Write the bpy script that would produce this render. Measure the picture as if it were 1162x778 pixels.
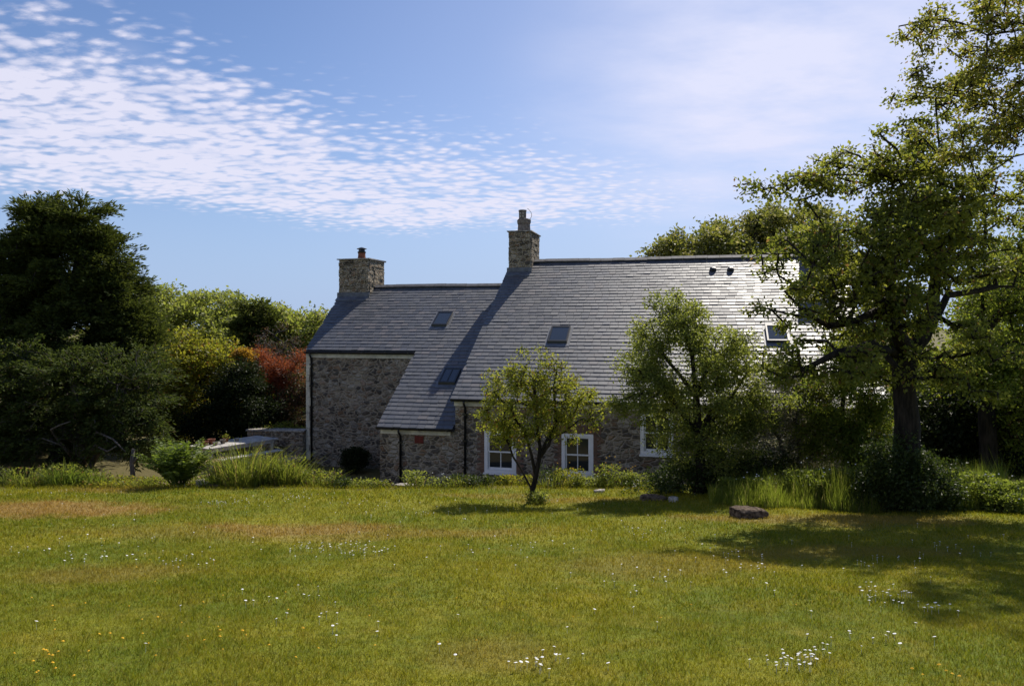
import bpy, math, random
import numpy as np
from mathutils import Vector, Matrix

for o in list(bpy.data.objects): bpy.data.objects.remove(o)
S = bpy.context.scene
COL = S.collection
R = math.radians

# ------------------------------------------------------------------ camera, sky, sun, exposure
EZ = 5.2                       # eye height in world z; the lawn falls away from it to the cottage
F, CX, HY = 850.0, 581.0, 370.0
cd = bpy.data.cameras.new('camera'); cam = bpy.data.objects.new('camera', cd); COL.objects.link(cam)
cam.location = (0, 0, EZ); cam.rotation_euler = (R(90), 0, 0)
cd.sensor_width = 36; cd.lens = F/1162*36; cd.shift_y = -19/1162
cd.clip_start = 0.1; cd.clip_end = 3000
S.camera = cam
S.render.resolution_x = 1024; S.render.resolution_y = 685

SUN_AZ, SUN_EL = R(28), R(47)
sd = bpy.data.lights.new('sun', 'SUN'); sun = bpy.data.objects.new('sun', sd); COL.objects.link(sun)
sd.energy = 5.0; sd.angle = R(0.55); sd.color = (1.0, 0.93, 0.82)
sdir = Vector((math.sin(SUN_AZ)*math.cos(SUN_EL), math.cos(SUN_AZ)*math.cos(SUN_EL), math.sin(SUN_EL)))
sun.rotation_euler = sdir.to_track_quat('Z', 'Y').to_euler()

S.view_settings.view_transform = 'Standard'; S.view_settings.look = 'None'
S.view_settings.gamma = 1; S.view_settings.use_curve_mapping = False
S.view_settings.exposure = 0.2
try:
    S.cycles.max_bounces = 6; S.cycles.transparent_max_bounces = 8
except Exception: pass

class NT:
    """small helper to write node trees"""
    def __init__(s, tree): s.t = tree; s.n = tree.nodes; s.l = tree.links
    def node(s, typ, **kw):
        n = s.n.new(typ)
        ins = kw.pop('ins', {})
        for k, v in kw.items(): setattr(n, k, v)
        for k, v in ins.items(): s.set(n.inputs[k], v)
        return n
    def set(s, sock, v):
        if isinstance(v, bpy.types.NodeSocket): s.l.new(v, sock)
        else:
            if sock.type == 'RGBA' and not hasattr(v, '__len__'): v = (v, v, v, 1)
            if sock.type == 'RGBA' and len(v) == 3: v = tuple(v)+(1,)
            sock.default_value = v
    def m(s, op, a, b=None, c=None, clamp=False):
        n = s.n.new('ShaderNodeMath'); n.operation = op; n.use_clamp = clamp
        s.set(n.inputs[0], a)
        if b is not None: s.set(n.inputs[1], b)
        if c is not None: s.set(n.inputs[2], c)
        return n.outputs[0]
    def mix(s, f, a, b, blend='MIX'):
        n = s.n.new('ShaderNodeMix'); n.data_type = 'RGBA'; n.blend_type = blend
        s.set(n.inputs[0], f); s.set(n.inputs[6], a); s.set(n.inputs[7], b)
        return n.outputs[2]
    def ss(s, x, lo, hi, a=0.0, b=1.0):
        n = s.n.new('ShaderNodeMapRange'); n.interpolation_type = 'SMOOTHSTEP'
        s.set(n.inputs[0], x); s.set(n.inputs[1], lo); s.set(n.inputs[2], hi); s.set(n.inputs[3], a); s.set(n.inputs[4], b)
        return n.outputs[0]
    def noise(s, vec, scale, detail=3, rough=0.55, out=0, dist=0.0):
        n = s.n.new('ShaderNodeTexNoise')
        if vec is not None: s.l.new(vec, n.inputs['Vector'])
        s.set(n.inputs['Scale'], scale); n.inputs['Detail'].default_value = detail
        n.inputs['Roughness'].default_value = rough; n.inputs['Distortion'].default_value = dist
        return n.outputs[out]
    def comb(s, x, y, z):
        n = s.n.new('ShaderNodeCombineXYZ')
        for i, v in enumerate((x, y, z)): s.set(n.inputs[i], v)
        return n.outputs[0]
    def vmul(s, v, k):
        n = s.n.new('ShaderNodeVectorMath'); n.operation = 'MULTIPLY'
        s.set(n.inputs[0], v); s.set(n.inputs[1], k); return n.outputs[0]
    def vadd(s, v, k):
        n = s.n.new('ShaderNodeVectorMath'); n.operation = 'ADD'
        s.set(n.inputs[0], v); s.set(n.inputs[1], k); return n.outputs[0]
    def sep(s, v):
        n = s.n.new('ShaderNodeSeparateXYZ'); s.l.new(v, n.inputs[0]); return n.outputs

w = bpy.data.worlds.new('World'); S.world = w; w.use_nodes = True
T = NT(w.node_tree); T.n.clear()
sky = T.node('ShaderNodeTexSky'); sky.sky_type = 'NISHITA'; sky.sun_disc = False
sky.sun_elevation = SUN_EL; sky.sun_rotation = SUN_AZ
sky.altitude = 0; sky.air_density = 1.0; sky.dust_density = 0.45; sky.ozone_density = 2.2
tc = T.node('ShaderNodeTexCoord')
dx, dy, dz = T.sep(tc.outputs['Generated'])[:3]
el = T.m('ARCSINE', dz); az = T.m('ARCTAN2', dx, dy)
h = T.m('ADD', T.m('MAXIMUM', dz, 0.0), 0.10)
cp = T.comb(T.m('DIVIDE', dx, h), T.m('DIVIDE', dy, h), 0.0)          # where the view ray meets the cloud layer
warp = T.noise(cp, 1.1, 3, 0.5, out=1)
cpw = T.vadd(cp, T.vmul(T.vadd(warp, (-0.5, -0.5, -0.5)), (0.16, 0.16, 0)))
rot = T.node('ShaderNodeMapping'); T.l.new(cpw, rot.inputs[0]); rot.inputs['Rotation'].default_value = (0, 0, R(28))
rot.inputs['Scale'].default_value = (3.9, 5.4, 1)
vor = T.node('ShaderNodeTexVoronoi', feature='SMOOTH_F1'); T.l.new(T.vmul(rot.outputs[0], (1.0, 1.0, 1.0)), vor.inputs['Vector']); vor.inputs['Scale'].default_value = 4.6; vor.inputs['Smoothness'].default_value = 0.7
puff = T.m('ADD', T.m('MULTIPLY', T.m('SUBTRACT', 0.62, vor.outputs['Distance']), 0.95), T.m('MULTIPLY', T.m('SUBTRACT', T.noise(rot.outputs[0], 5.5, 4, 0.6), 0.5), 0.8))
stk = T.node('ShaderNodeMapping'); T.l.new(cpw, stk.inputs[0]); stk.inputs['Rotation'].default_value = (0, 0, R(38)); stk.inputs['Scale'].default_value = (1.2, 6.5, 1)
puff = T.m('ADD', puff, T.m('MULTIPLY', T.m('SUBTRACT', T.noise(stk.outputs[0], 1.6, 3, 0.55), 0.5), 0.9))
puff = T.m('ADD', puff, 0.12)
big = T.noise(cp, 0.9, 3, 0.5)
lown = T.noise(T.comb(az, el, 0.0), 6.0, 3, 0.6)
lown = T.m('SUBTRACT', lown, 0.5)
# the cirrocumulus sheet: its lower edge is nearly level, its upper edge falls away to the right
lo = T.ss(T.m('ADD', T.m('SUBTRACT', el, T.m('ADD', 0.106, T.m('MULTIPLY', T.m('ABSOLUTE', T.m('ADD', az, 0.10)), 0.06))), T.m('MULTIPLY', lown, 0.05)), 0.0, 0.045)
upd = T.m('SUBTRACT', T.m('SUBTRACT', 0.215, T.m('MULTIPLY', az, 0.21)), el)
up = T.ss(T.m('ADD', upd, T.m('MULTIPLY', lown, 0.14)), -0.10, 0.10)
sheet = T.m('MULTIPLY', lo, up)
thr = T.m('SUBTRACT', 0.62, T.m('MULTIPLY', sheet, 0.65))
thr = T.m('ADD', thr, T.m('MULTIPLY', T.m('SUBTRACT', big, 0.5), -0.55))
cl = T.ss(T.m('SUBTRACT', puff, thr), -0.22, 0.46)
cl = T.m('MULTIPLY', cl, T.ss(sheet, 0.0, 0.45))
cl = T.m('MULTIPLY', cl, T.ss(az, 0.36, 0.12))
midn = T.noise(cpw, 4.2, 4, 0.6)
cl = T.m('ADD', T.m('MULTIPLY', cl, T.ss(midn, 0.25, 0.55, 0.72, 1.0)), T.m('MULTIPLY', T.m('MULTIPLY', T.ss(midn, 0.40, 0.66), T.ss(sheet, 0.35, 0.9)), 0.28), clamp=True)
cl = T.m('MULTIPLY', cl, 0.90)
# a thin high veil towards the sun
da = T.m('SUBTRACT', az, 0.36); de = T.m('SUBTRACT', el, 0.30)
rr = T.m('SQRT', T.m('ADD', T.m('MULTIPLY', T.m('MULTIPLY', da, da), 5.5), T.m('MULTIPLY', T.m('MULTIPLY', de, de), 12.0)))
st = T.node('ShaderNodeMapping'); T.l.new(cp, st.inputs[0]); st.inputs['Rotation'].default_value = (0, 0, R(-60)); st.inputs['Scale'].default_value = (1.3, 2.0, 1)
vn = T.noise(st.outputs[0], 1.3, 5, 0.6)
veil = T.m('MULTIPLY', T.ss(rr, 1.0, 0.0), T.m('ADD', T.m('MULTIPLY', T.m('SUBTRACT', vn, 0.5), 2.2), 0.85), clamp=True)
veil = T.m('MULTIPLY', veil, 0.85)
bl = T.m('MULTIPLY', T.ss(rr, 1.9, 0.3), 0.22)
veil = T.m('ADD', veil, bl, clamp=True)
skyc = T.mix(0.0, sky.outputs[0], (1, 1, 1, 1))
skyc = T.mix(1.0, sky.outputs[0], (0.86, 0.93, 1.12, 1), 'MULTIPLY')
skyc = T.mix(T.m('MULTIPLY', T.ss(el, 0.30, 0.0), 0.85), skyc, (3.9, 5.3, 8.2, 1))
skyc = T.mix(veil, skyc, (7.6, 7.9, 10.0, 1))
skyc = T.mix(cl, skyc, (8.3, 8.2, 9.7, 1))
bg = T.node('ShaderNodeBackground'); T.l.new(skyc, bg.inputs[0]); bg.inputs[1].default_value = 0.087
wo = T.node('ShaderNodeOutputWorld'); T.l.new(bg.outputs[0], wo.inputs[0])

# ------------------------------------------------------------------ helpers
def at(px, py, Y): return Vector(((px-CX)/F*Y, Y, EZ-(py-HY)/F*Y))
def smooth01(t): t = np.clip(t, 0, 1); return t*t*(3-2*t)
def gz(x, y):
    """height of the ground (world z)"""
    x = np.asarray(x, float); y = np.asarray(y, float)
    a = -1.6-0.13*np.clip(y, -6, 60)
    b = -4.8
    t = smooth01((y-18.9)/3.0)
    z = a*(1-t)+b*t
    z = z + 0.035*np.sin(x*.9+1.3)*np.sin(y*.7+.4)*(1-t)*np.clip(y/8, 0, 1) + 0.02*np.sin(x*2.3+y*1.1)*(1-t)*np.clip(y/8, 0, 1)
    z = z-.42*smooth01((x+8.0)/.8)*smooth01((-1.5-x)/1.0)*smooth01((y-21.6)/1.8)*smooth01((30-y)/1.0)
    return z+EZ
def g1(x, y): return float(gz(x, y))
def gp(px, py):
    """the lawn point seen at a pixel"""
    Y = 1.6/((py-HY)/F-0.13); X = (px-CX)/F*Y
    return X, Y

def tag(o, label=None, cat=None, group=None, kind=None):
    if label: o['label'] = label
    if cat: o['category'] = cat
    if group: o['group'] = group
    if kind: o['kind'] = kind
    return o
def empty(name, loc, rz=0.0):
    o = bpy.data.objects.new(name, None); COL.objects.link(o); o.location = loc; o.rotation_euler = (0, 0, rz)
    o.empty_display_size = .2
    return o
def link(name, me, mat, parent=None, smooth=False):
    o = bpy.data.objects.new(name, me); COL.objects.link(o)
    if mat: me.materials.append(mat)
    if parent: o.parent = parent
    if smooth: me.shade_smooth()
    return o
class MB:
    def __init__(s): s.v = []; s.f = []
    def quad(s, *p):
        i = len(s.v); s.v += [tuple(q) for q in p]; s.f.append(tuple(range(i, i+len(p))))
    def box(s, x0, x1, y0, y1, z0, z1, jit=0, rng=None):
        i = len(s.v)
        P = [(x0, y0, z0), (x1, y0, z0), (x1, y1, z0), (x0, y1, z0), (x0, y0, z1), (x1, y0, z1), (x1, y1, z1), (x0, y1, z1)]
        if jit: P = [tuple(c+rng.uniform(-jit, jit) for c in p) for p in P]
        s.v += P
        s.f += [tuple(i+k for k in q) for q in ((0, 3, 2, 1), (4, 5, 6, 7), (0, 1, 5, 4), (1, 2, 6, 5), (2, 3, 7, 6), (3, 0, 4, 7))]
    def hexa(s, P):
        i = len(s.v); s.v += [tuple(p) for p in P]
        s.f += [tuple(i+k for k in q) for q in ((0, 3, 2, 1), (4, 5, 6, 7), (0, 1, 5, 4), (1, 2, 6, 5), (2, 3, 7, 6), (3, 0, 4, 7))]
    def tube(s, pts, rad, n=6, caps=True):
        pts = [Vector(p) for p in pts]; k = len(pts); i0 = len(s.v)
        if not hasattr(rad, '__len__'): rad = [rad]*k
        t = (pts[1]-pts[0]).normalized()
        a = t.orthogonal().normalized()
        for j in range(k):
            if j == 0: t = pts[1]-pts[0]
            elif j == k-1: t = pts[-1]-pts[-2]
            else: t = pts[j+1]-pts[j-1]
            if t.length < 1e-9: t = Vector((0, 0, 1))
            t.normalize()
            a = a-t*a.dot(t)
            if a.length < 1e-6: a = t.orthogonal()
            a.normalize(); b = t.cross(a)
            for q in range(n):
                th = 2*math.pi*q/n
                p = pts[j]+(a*math.cos(th)+b*math.sin(th))*rad[j]
                s.v.append((p.x, p.y, p.z))
        for j in range(k-1):
            for q in range(n):
                s.f.append((i0+j*n+q, i0+j*n+(q+1) % n, i0+(j+1)*n+(q+1) % n, i0+(j+1)*n+q))
        if caps:
            s.f.append(tuple(i0+q for q in reversed(range(n)))); s.f.append(tuple(i0+(k-1)*n+q for q in range(n)))
    def lathe(s, prof, c, n=16):
        i0 = len(s.v)
        for r, z in prof:
            for q in range(n):
                th = 2*math.pi*q/n
                s.v.append((c[0]+r*math.cos(th), c[1]+r*math.sin(th), c[2]+z))
        for j in range(len(prof)-1):
            for q in range(n):
                s.f.append((i0+j*n+q, i0+j*n+(q+1) % n, i0+(j+1)*n+(q+1) % n, i0+(j+1)*n+q))
        s.f.append(tuple(i0+q for q in reversed(range(n)))); s.f.append(tuple(i0+(len(prof)-1)*n+q for q in range(n)))
    def build(s, name, mat, parent=None, smooth=False, off=None):
        me = bpy.data.meshes.new(name)
        v = s.v if off is None else [(p[0]-off[0], p[1]-off[1], p[2]-off[2]) for p in s.v]
        me.from_pydata(v, [], s.f); me.update()
        return link(name, me, mat, parent, smooth)

def np_mesh(name, V, nper, faces_per):
    """V: (N, nper, 3); faces_per: list of index tuples inside one element"""
    N = V.shape[0]
    me = bpy.data.meshes.new(name)
    me.vertices.add(N*nper); me.vertices.foreach_set('co', V.reshape(-1).astype(np.float32))
    base = (np.arange(N)*nper)[:, None]
    loops = []; tot = []
    fl = np.concatenate([np.array(f) for f in faces_per])
    L = (base+fl[None, :]).reshape(-1)
    lens = np.array([len(f) for f in faces_per])
    tot = np.tile(lens, N)
    start = np.concatenate([[0], np.cumsum(tot)[:-1]])
    me.loops.add(len(L)); me.loops.foreach_set('vertex_index', L.astype(np.int32))
    me.polygons.add(len(tot)); me.polygons.foreach_set('loop_start', start.astype(np.int32))
    me.polygons.foreach_set('loop_total', tot.astype(np.int32))
    me.update(calc_edges=True)
    return me
def unit(v): return v/np.maximum(np.linalg.norm(v, axis=-1, keepdims=True), 1e-9)
def leaf_mesh(name, C, D, ln, wd, rng, nrm=None, fold=0.12):
    """diamond leaves: C centre of the stalk end, D direction"""
    N = len(C); D = unit(D)
    up = rng.normal(size=(N, 3))*1.1+np.array([0, 0, .9]) if nrm is None else nrm
    Sd = unit(np.cross(D, up)); Nn = np.cross(Sd, D)
    ln = np.asarray(ln)*np.ones(N); wd = np.asarray(wd)*np.ones(N)
    V = np.empty((N, 4, 3))
    V[:, 0] = C
    V[:, 1] = C+D*(ln*.45)[:, None]+Sd*(wd*.5)[:, None]+Nn*(wd*fold)[:, None]
    V[:, 2] = C+D*ln[:, None]-Nn*(ln*.08)[:, None]
    V[:, 3] = C+D*(ln*.45)[:, None]-Sd*(wd*.5)[:, None]+Nn*(wd*fold)[:, None]
    return V
def leaves(name, V, mat, parent, off):
    me = np_mesh(name, V-np.array(off)[None, None, :], 4, [(0, 1, 2, 3)])
    return link(name, me, mat, parent)
def blade_verts(B, H, W, lean, ld, rng):
    """grass or sword blades: base B, height H, width W, lean (m) in direction ld (N,2)"""
    N = len(B)
    th = rng.uniform(0, math.pi, N); sd = np.stack([np.cos(th), np.sin(th), np.zeros(N)], 1)
    L3 = np.concatenate([ld, np.zeros((N, 1))], 1)*lean[:, None]
    up = np.array([0, 0, 1.0])[None, :]
    V = np.empty((N, 5, 3))
    V[:, 0] = B-sd*(W*.5)[:, None]; V[:, 1] = B+sd*(W*.5)[:, None]
    m = B+up*(H*.6)[:, None]+L3*.35
    V[:, 2] = m+sd*(W*.42)[:, None]; V[:, 3] = m-sd*(W*.42)[:, None]
    V[:, 4] = B+up*H[:, None]+L3
    return V
BF = [(0, 1, 2, 3), (3, 2, 4)]

# ------------------------------------------------------------------ materials
def mat(name):
    m = bpy.data.materials.new(name); m.use_nodes = True
    t = NT(m.node_tree); t.n.clear()
    out = t.node('ShaderNodeOutputMaterial')
    return m, t, out
def principled(t, out, **ins):
    p = t.node('ShaderNodeBsdfPrincipled', ins=ins); t.l.new(p.outputs[0], out.inputs[0]); return p
def simple(name, col, rough=.6, spec=.4, var=.15, scale=8, bump=0.0, metal=0.0):
    m, t, out = mat(name)
    g = t.node('ShaderNodeTexCoord')
    n = t.noise(g.outputs['Object'], scale, 4, .6)
    c2 = tuple(c*(1-var*2) for c in col); c3 = tuple(min(1, c*(1+var)) for c in col)
    c = t.mix(t.ss(n, .3, .7), c2, c3)
    p = principled(t, out, **{'Base Color': c, 'Roughness': rough, 'Specular IOR Level': spec, 'Metallic': metal})
    if bump:
        b = t.node('ShaderNodeBump', ins={'Strength': bump, 'Distance': .02, 'Height': n}); t.l.new(b.outputs[0], p.inputs['Normal'])
    return m
def leafmat(name, a, b, tr=None, tf=.4, rough=.55, spec=.25, third=None, tboost=2.1):
    m, t, out = mat(name)
    g = t.node('ShaderNodeNewGeometry'); tcx = t.node('ShaderNodeTexCoord')
    n = t.noise(tcx.outputs['Object'], .9, 2, .5)
    f = t.m('ADD', t.m('MULTIPLY', g.outputs['Random Per Island'], .7), t.m('MULTIPLY', t.m('SUBTRACT', n, .35), .9), clamp=True)
    c = t.mix(f, a, b)
    if third:
        r2 = t.m('FRACT', t.m('MULTIPLY', g.outputs['Random Per Island'], 37.31))
        c = t.mix(t.m('GREATER_THAN', r2, third[1]), c, third[0])
    p = t.node('ShaderNodeBsdfPrincipled', ins={'Base Color': c, 'Roughness': rough, 'Specular IOR Level': spec})
    tl = t.node('ShaderNodeBsdfTranslucent')
    tcx2 = t.mix(1.0, c, tr or (tboost, tboost*1.0, tboost*.6), 'MULTIPLY')
    t.l.new(tcx2, tl.inputs[0])
    mx = t.node('ShaderNodeMixShader', ins={0: tf}); t.l.new(p.outputs[0], mx.inputs[1]); t.l.new(tl.outputs[0], mx.inputs[2])
    t.l.new(mx.outputs[0], out.inputs[0])
    return m
def barkmat(name, a, b):
    m, t, out = mat(name)
    g = t.node('ShaderNodeTexCoord')
    n = t.noise(t.vmul(g.outputs['Object'], (14, 14, 3)), 1, 5, .65)
    p = principled(t, out, **{'Base Color': t.mix(t.ss(n, .35, .65), a, b), 'Roughness': .9, 'Specular IOR Level': .2})
    bp = t.node('ShaderNodeBump', ins={'Strength': .9, 'Distance': .03, 'Height': n}); t.l.new(bp.outputs[0], p.inputs['Normal'])
    return m
def lawn_colour(t, bias=0.0):
    g = t.node('ShaderNodeNewGeometry'); pos = g.outputs['Position']
    n1 = t.noise(pos, .45, 4, .6); n2 = t.noise(pos, 2.2, 3, .6); n3 = t.noise(pos, 14, 3, .6)
    c = t.mix(t.ss(n1, .35, .68), (.135, .170, .013), (.250, .238, .020))
    c = t.mix(t.m('MULTIPLY', t.ss(n2, .45, .75), .7), c, (.265, .225, .028))
    n4 = t.noise(pos, 5.5, 4, .65)
    c = t.mix(t.m('MULTIPLY', t.ss(n4, .50, .68), .45), c, (.070, .120, .010))
    # worn, dry patches where the turf has gone brown
    X, Y, Z = t.sep(pos)[:3]
    tot = None
    for (px, py, rx, ry, k) in ((50, 578, 2.3, .75, 1.0), (340, 599, 1.7, .38, .85), (300, 603, 2.8, .5, .35), (650, 567, 1.4, .3, .5), (560, 562, 1.4, .3, .45), (850, 588, 1.3, .3, .6),
                                (450, 606, 2.2, .3, .5), (760, 640, 1.2, .4, .35), (120, 650, 1.0, .3, .4), (130, 555, 1.2, .6, .5), (960, 625, 1.5, .3, .4), (560, 738, .5, .25, .3), (1000, 590, 1.6, .5, .6)):
        x, y = gp(px, py)
        u_ = t.m('DIVIDE', t.m('SUBTRACT', X, x), rx*1.15); v_ = t.m('DIVIDE', t.m('SUBTRACT', Y, y), ry*2.0)
        d = t.m('SQRT', t.m('ADD', t.m('MULTIPLY', u_, u_), t.m('MULTIPLY', v_, v_)))
        k_ = t.m('MULTIPLY', t.ss(t.m('ADD', d, t.m('MULTIPLY', t.m('SUBTRACT', n2, .5), 1.6)), 1.2, .45), k)
        tot = k_ if tot is None else t.m('MAXIMUM', tot, k_)
    dry = t.mix(n3, (.29, .165, .06), (.36, .24, .09))
    return c, n3, t.m('MULTIPLY', tot, .85), dry

def mk_ground_mat():
    m, t, out = mat('turf')
    c, n3, tot, dry = lawn_colour(t)
    c = t.mix(tot, c, dry)
    c = t.mix(t.m('MULTIPLY', t.ss(n3, .4, .7), .5), c, (.085, .095, .020))
    g = t.node('ShaderNodeNewGeometry'); X, Y, Z = t.sep(g.outputs['Position'])[:3]
    nn = t.noise(g.outputs['Position'], 1.3, 3, .6)
    bed = t.ss(t.m('ADD', Y, t.m('MULTIPLY', nn, 1.2)), 18.6, 19.4)
    n4 = t.noise(g.outputs['Position'], 9, 4, .7)
    c = t.mix(bed, c, t.mix(n4, (.07, .06, .025), (.20, .17, .07)))
    p = principled(t, out, **{'Base Color': c, 'Roughness': .9, 'Specular IOR Level': .15})
    n5 = t.noise(g.outputs['Position'], 45, 3, .7)
    b = t.node('ShaderNodeBump', ins={'Strength': .8, 'Distance': .03, 'Height': n5}); t.l.new(b.outputs[0], p.inputs['Normal'])
    return m
def mk_blade_mat():
    m, t, out = mat('grass_blade')
    c, n3, tot, dry = lawn_colour(t)
    g = t.node('ShaderNodeNewGeometry')
    r = g.outputs['Random Per Island']
    c = t.mix(t.m('MULTIPLY', t.ss(r, .2, 1.0), .55), c, (.275, .265, .026))
    r2 = t.m('FRACT', t.m('MULTIPLY', r, 53.7)); r3 = t.m('FRACT', t.m('MULTIPLY', r, 91.3))
    c = t.mix(t.m('MULTIPLY', t.m('LESS_THAN', r3, .25), .5), c, (.050, .075, .008))
    c = t.mix(t.m('MULTIPLY', t.m('GREATER_THAN', r2, .86), .7), c, (.30, .24, .07))
    c = t.mix(tot, c, dry)
    p = t.node('ShaderNodeBsdfPrincipled', ins={'Base Color': c, 'Roughness': .7, 'Specular IOR Level': .06})
    tl = t.node('ShaderNodeBsdfTranslucent'); t.l.new(t.mix(1.0, c, (1.35, 1.3, .7), 'MULTIPLY'), tl.inputs[0])
    mx = t.node('ShaderNodeMixShader', ins={0: .45}); t.l.new(p.outputs[0], mx.inputs[1]); t.l.new(tl.outputs[0], mx.inputs[2])
    t.l.new(mx.outputs[0], out.inputs[0])
    return m

def mk_stone(name, tint=(1, 1, 1), scale=1.0, dark=1.0):
    m, t, out = mat(name)
    g = t.node('ShaderNodeTexCoord'); P = g.outputs['Object']
    wv = t.noise(P, 2.5, 3, .6, out=1)
    Pw = t.vadd(P, t.vmul(t.vadd(wv, (-.5, -.5, -.5)), (.34, .34, .24)))
    Ps = t.vmul(Pw, (4.3*scale, 4.3*scale, 7.6*scale))
    vo = t.node('ShaderNodeTexVoronoi', feature='F1'); t.l.new(Ps, vo.inputs['Vector']); vo.inputs['Scale'].default_value = 1
    ve = t.node('ShaderNodeTexVoronoi', feature='DISTANCE_TO_EDGE'); t.l.new(Ps, ve.inputs['Vector']); ve.inputs['Scale'].default_value = 1
    cr = t.sep(vo.outputs['Color'])
    fine = t.noise(P, 16, 5, .7); mid = t.noise(P, 1.1, 3, .6)
    c = t.mix(t.ss(cr[0], .1, .9), (.14, .115, .088), (.33, .28, .21))
    c = t.mix(t.m('MULTIPLY', t.ss(cr[1], .62, .8), .75), c, (.44, .41, .36))
    c = t.mix(t.m('MULTIPLY', t.ss(cr[2], .72, .85), .6), c, (.28, .17, .10))
    c = t.mix(t.m('MULTIPLY', t.ss(cr[2], .34, .2), .85), c, (.070, .064, .060))
    c = t.mix(t.m('MULTIPLY', t.ss(fine, .35, .75), .6), c, t.mix(1.0, c, (.45, .45, .45), 'MULTIPLY'))
    mort = t.m('ADD', ve.outputs['Distance'], t.m('MULTIPLY', t.m('SUBTRACT', fine, .5), .12))
    mf = t.m('MULTIPLY', t.ss(t.m('ADD', mort, t.m('MULTIPLY', t.m('SUBTRACT', mid, .5), .35)), .24, .04), .9)
    mc = t.mix(fine, (.20, .17, .13), (.50, .44, .35))
    c = t.mix(mf, c, mc)
    c = t.mix(t.m('MULTIPLY', t.ss(mid, .42, .72), .4), c, t.mix(1.0, c, (.58, .56, .55), 'MULTIPLY'))
    c = t.mix(1.0, c, tuple(x*dark for x in tint), 'MULTIPLY')
    p = principled(t, out, **{'Base Color': c, 'Roughness': .9, 'Specular IOR Level': .2})
    hgt = t.m('ADD', t.ss(mort, .02, .22), t.m('MULTIPLY', fine, .5))
    b = t.node('ShaderNodeBump', ins={'Strength': 1.0, 'Distance': .06, 'Height': hgt}); t.l.new(b.outputs[0], p.inputs['Normal'])
    return m
def mk_brick(name):
    m, t, out = mat(name)
    g = t.node('ShaderNodeNewGeometry'); r = g.outputs['Random Per Island']
    tcn = t.node('ShaderNodeTexCoord'); fn = t.noise(tcn.outputs['Object'], 25, 4, .7)
    c = t.mix(r, (.11, .060, .042), (.20, .105, .070)); c = t.mix(t.m('MULTIPLY', fn, .5), c, (.16, .14, .12))
    principled(t, out, **{'Base Color': c, 'Roughness': .9, 'Specular IOR Level': .2})
    return m
def mk_slate(name):
    m, t, out = mat(name)
    g = t.node('ShaderNodeNewGeometry'); r = g.outputs['Random Per Island']
    tcn = t.node('ShaderNodeTexCoord'); P = tcn.outputs['Object']
    n = t.noise(P, 1.2, 4, .6); n2 = t.noise(P, 18, 4, .65)
    c = t.mix(r, (.052, .057, .070), (.076, .081, .096))
    r2 = t.m('FRACT', t.m('MULTIPLY', r, 31.7))
    c = t.mix(t.m('MULTIPLY', t.m('GREATER_THAN', r2, .88), .6), c, (.10, .09, .10))
    c = t.mix(t.m('MULTIPLY', t.ss(n2, .55, .8), .3), c, (.16, .165, .155))
    c = t.mix(t.m('MULTIPLY', t.ss(n, .45, .75), .3), c, (.07, .07, .072))
    rg = t.m('ADD', .46, t.m('MULTIPLY', r2, .16))
    p = principled(t, out, **{'Base Color': c, 'Roughness': rg, 'Specular IOR Level': .62, 'IOR': 1.5})
    n3 = t.noise(t.vmul(P, (6, 22, 22)), 1, 4, .6)
    b = t.node('ShaderNodeBump', ins={'Strength': .35, 'Distance': .012, 'Height': n3}); t.l.new(b.outputs[0], p.inputs['Normal'])
    return m
def mk_glass(name, tint=(.02, .024, .028)):
    m, t, out = mat(name)
    principled(t, out, **{'Base Color': tint, 'Roughness': .06, 'Specular IOR Level': .7, 'Metallic': 0.0})
    return m

M = {}
M['ground'] = mk_ground_mat(); M['blade'] = mk_blade_mat()
M['stone'] = mk_stone('rubble_stone'); M['stone_c'] = mk_stone('chimney_stone', (1.12, 1.08, .98), 1.25, 1.15)
M['drystone'] = mk_stone('garden_stone', (1.1, 1.05, 1), 1.4, 1.25)
M['brick'] = mk_brick('old_brick'); M['slate'] = mk_slate('slate')
M['deck'] = simple('roof_felt', (.03, .03, .035), .9)
M['lead'] = simple('lead', (.105, .115, .135), .5, .5, .2, 5)
M['ridge'] = simple('ridge_clay', (.085, .085, .095), .7, .3, .25, 6, .3)
M['black'] = simple('black_plastic', (.008, .009, .011), .35, .5)
M['white'] = simple('white_paint', (.74, .75, .77), .45, .4, .04, 3)
M['cream'] = simple('cream_render', (.62, .59, .48), .85, .2, .12, 4, .3)
M['glass'] = mk_glass('window_glass'); M['sglass'] = mk_glass('skylight_glass', (.03, .04, .055))
M['room'] = simple('dark_room', (.03, .028, .025), .9)
M['curtain'] = simple('pale_blind', (.5, .47, .4), .9)
M['clay'] = simple('clay_pot', (.20, .17, .145), .85, .2, .25, 9, .3)
M['redclay'] = simple('terracotta', (.20, .075, .045), .85, .2, .2, 12)
M['redpaint'] = simple('red_vent', (.15, .035, .026), .8, .2, .2, 20)
M['wood'] = simple('weathered_wood', (.50, .47, .43), .8, .2, .18, 7, .3)
M['darkwood'] = simple('old_wood', (.14, .105, .075), .85, .2, .25, 9, .3)
M['pave'] = mk_stone('paving', (1.5, 1.2, 1.05), .5, 1.1)
M['pale'] = simple('pale_stone', (.44, .40, .35), .85, .2, .3, 7, .6)
M['rock'] = simple('dark_rock', (.13, .098, .072), .95, .1, .42, 14, 1.0)
M['bark'] = barkmat('bark', (.011, .009, .007), (.038, .030, .023))
M['bark2'] = barkmat('grey_bark', (.06, .05, .045), (.17, .15, .13))
M['big_leaf'] = leafmat('big_leaf', (.064, .088, .016), (.205, .208, .044), tf=.52, third=((.14, .085, .04), .97))
M['mid_leaf'] = leafmat('mid_leaf', (.074, .104, .022), (.235, .245, .064), tf=.5)
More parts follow.
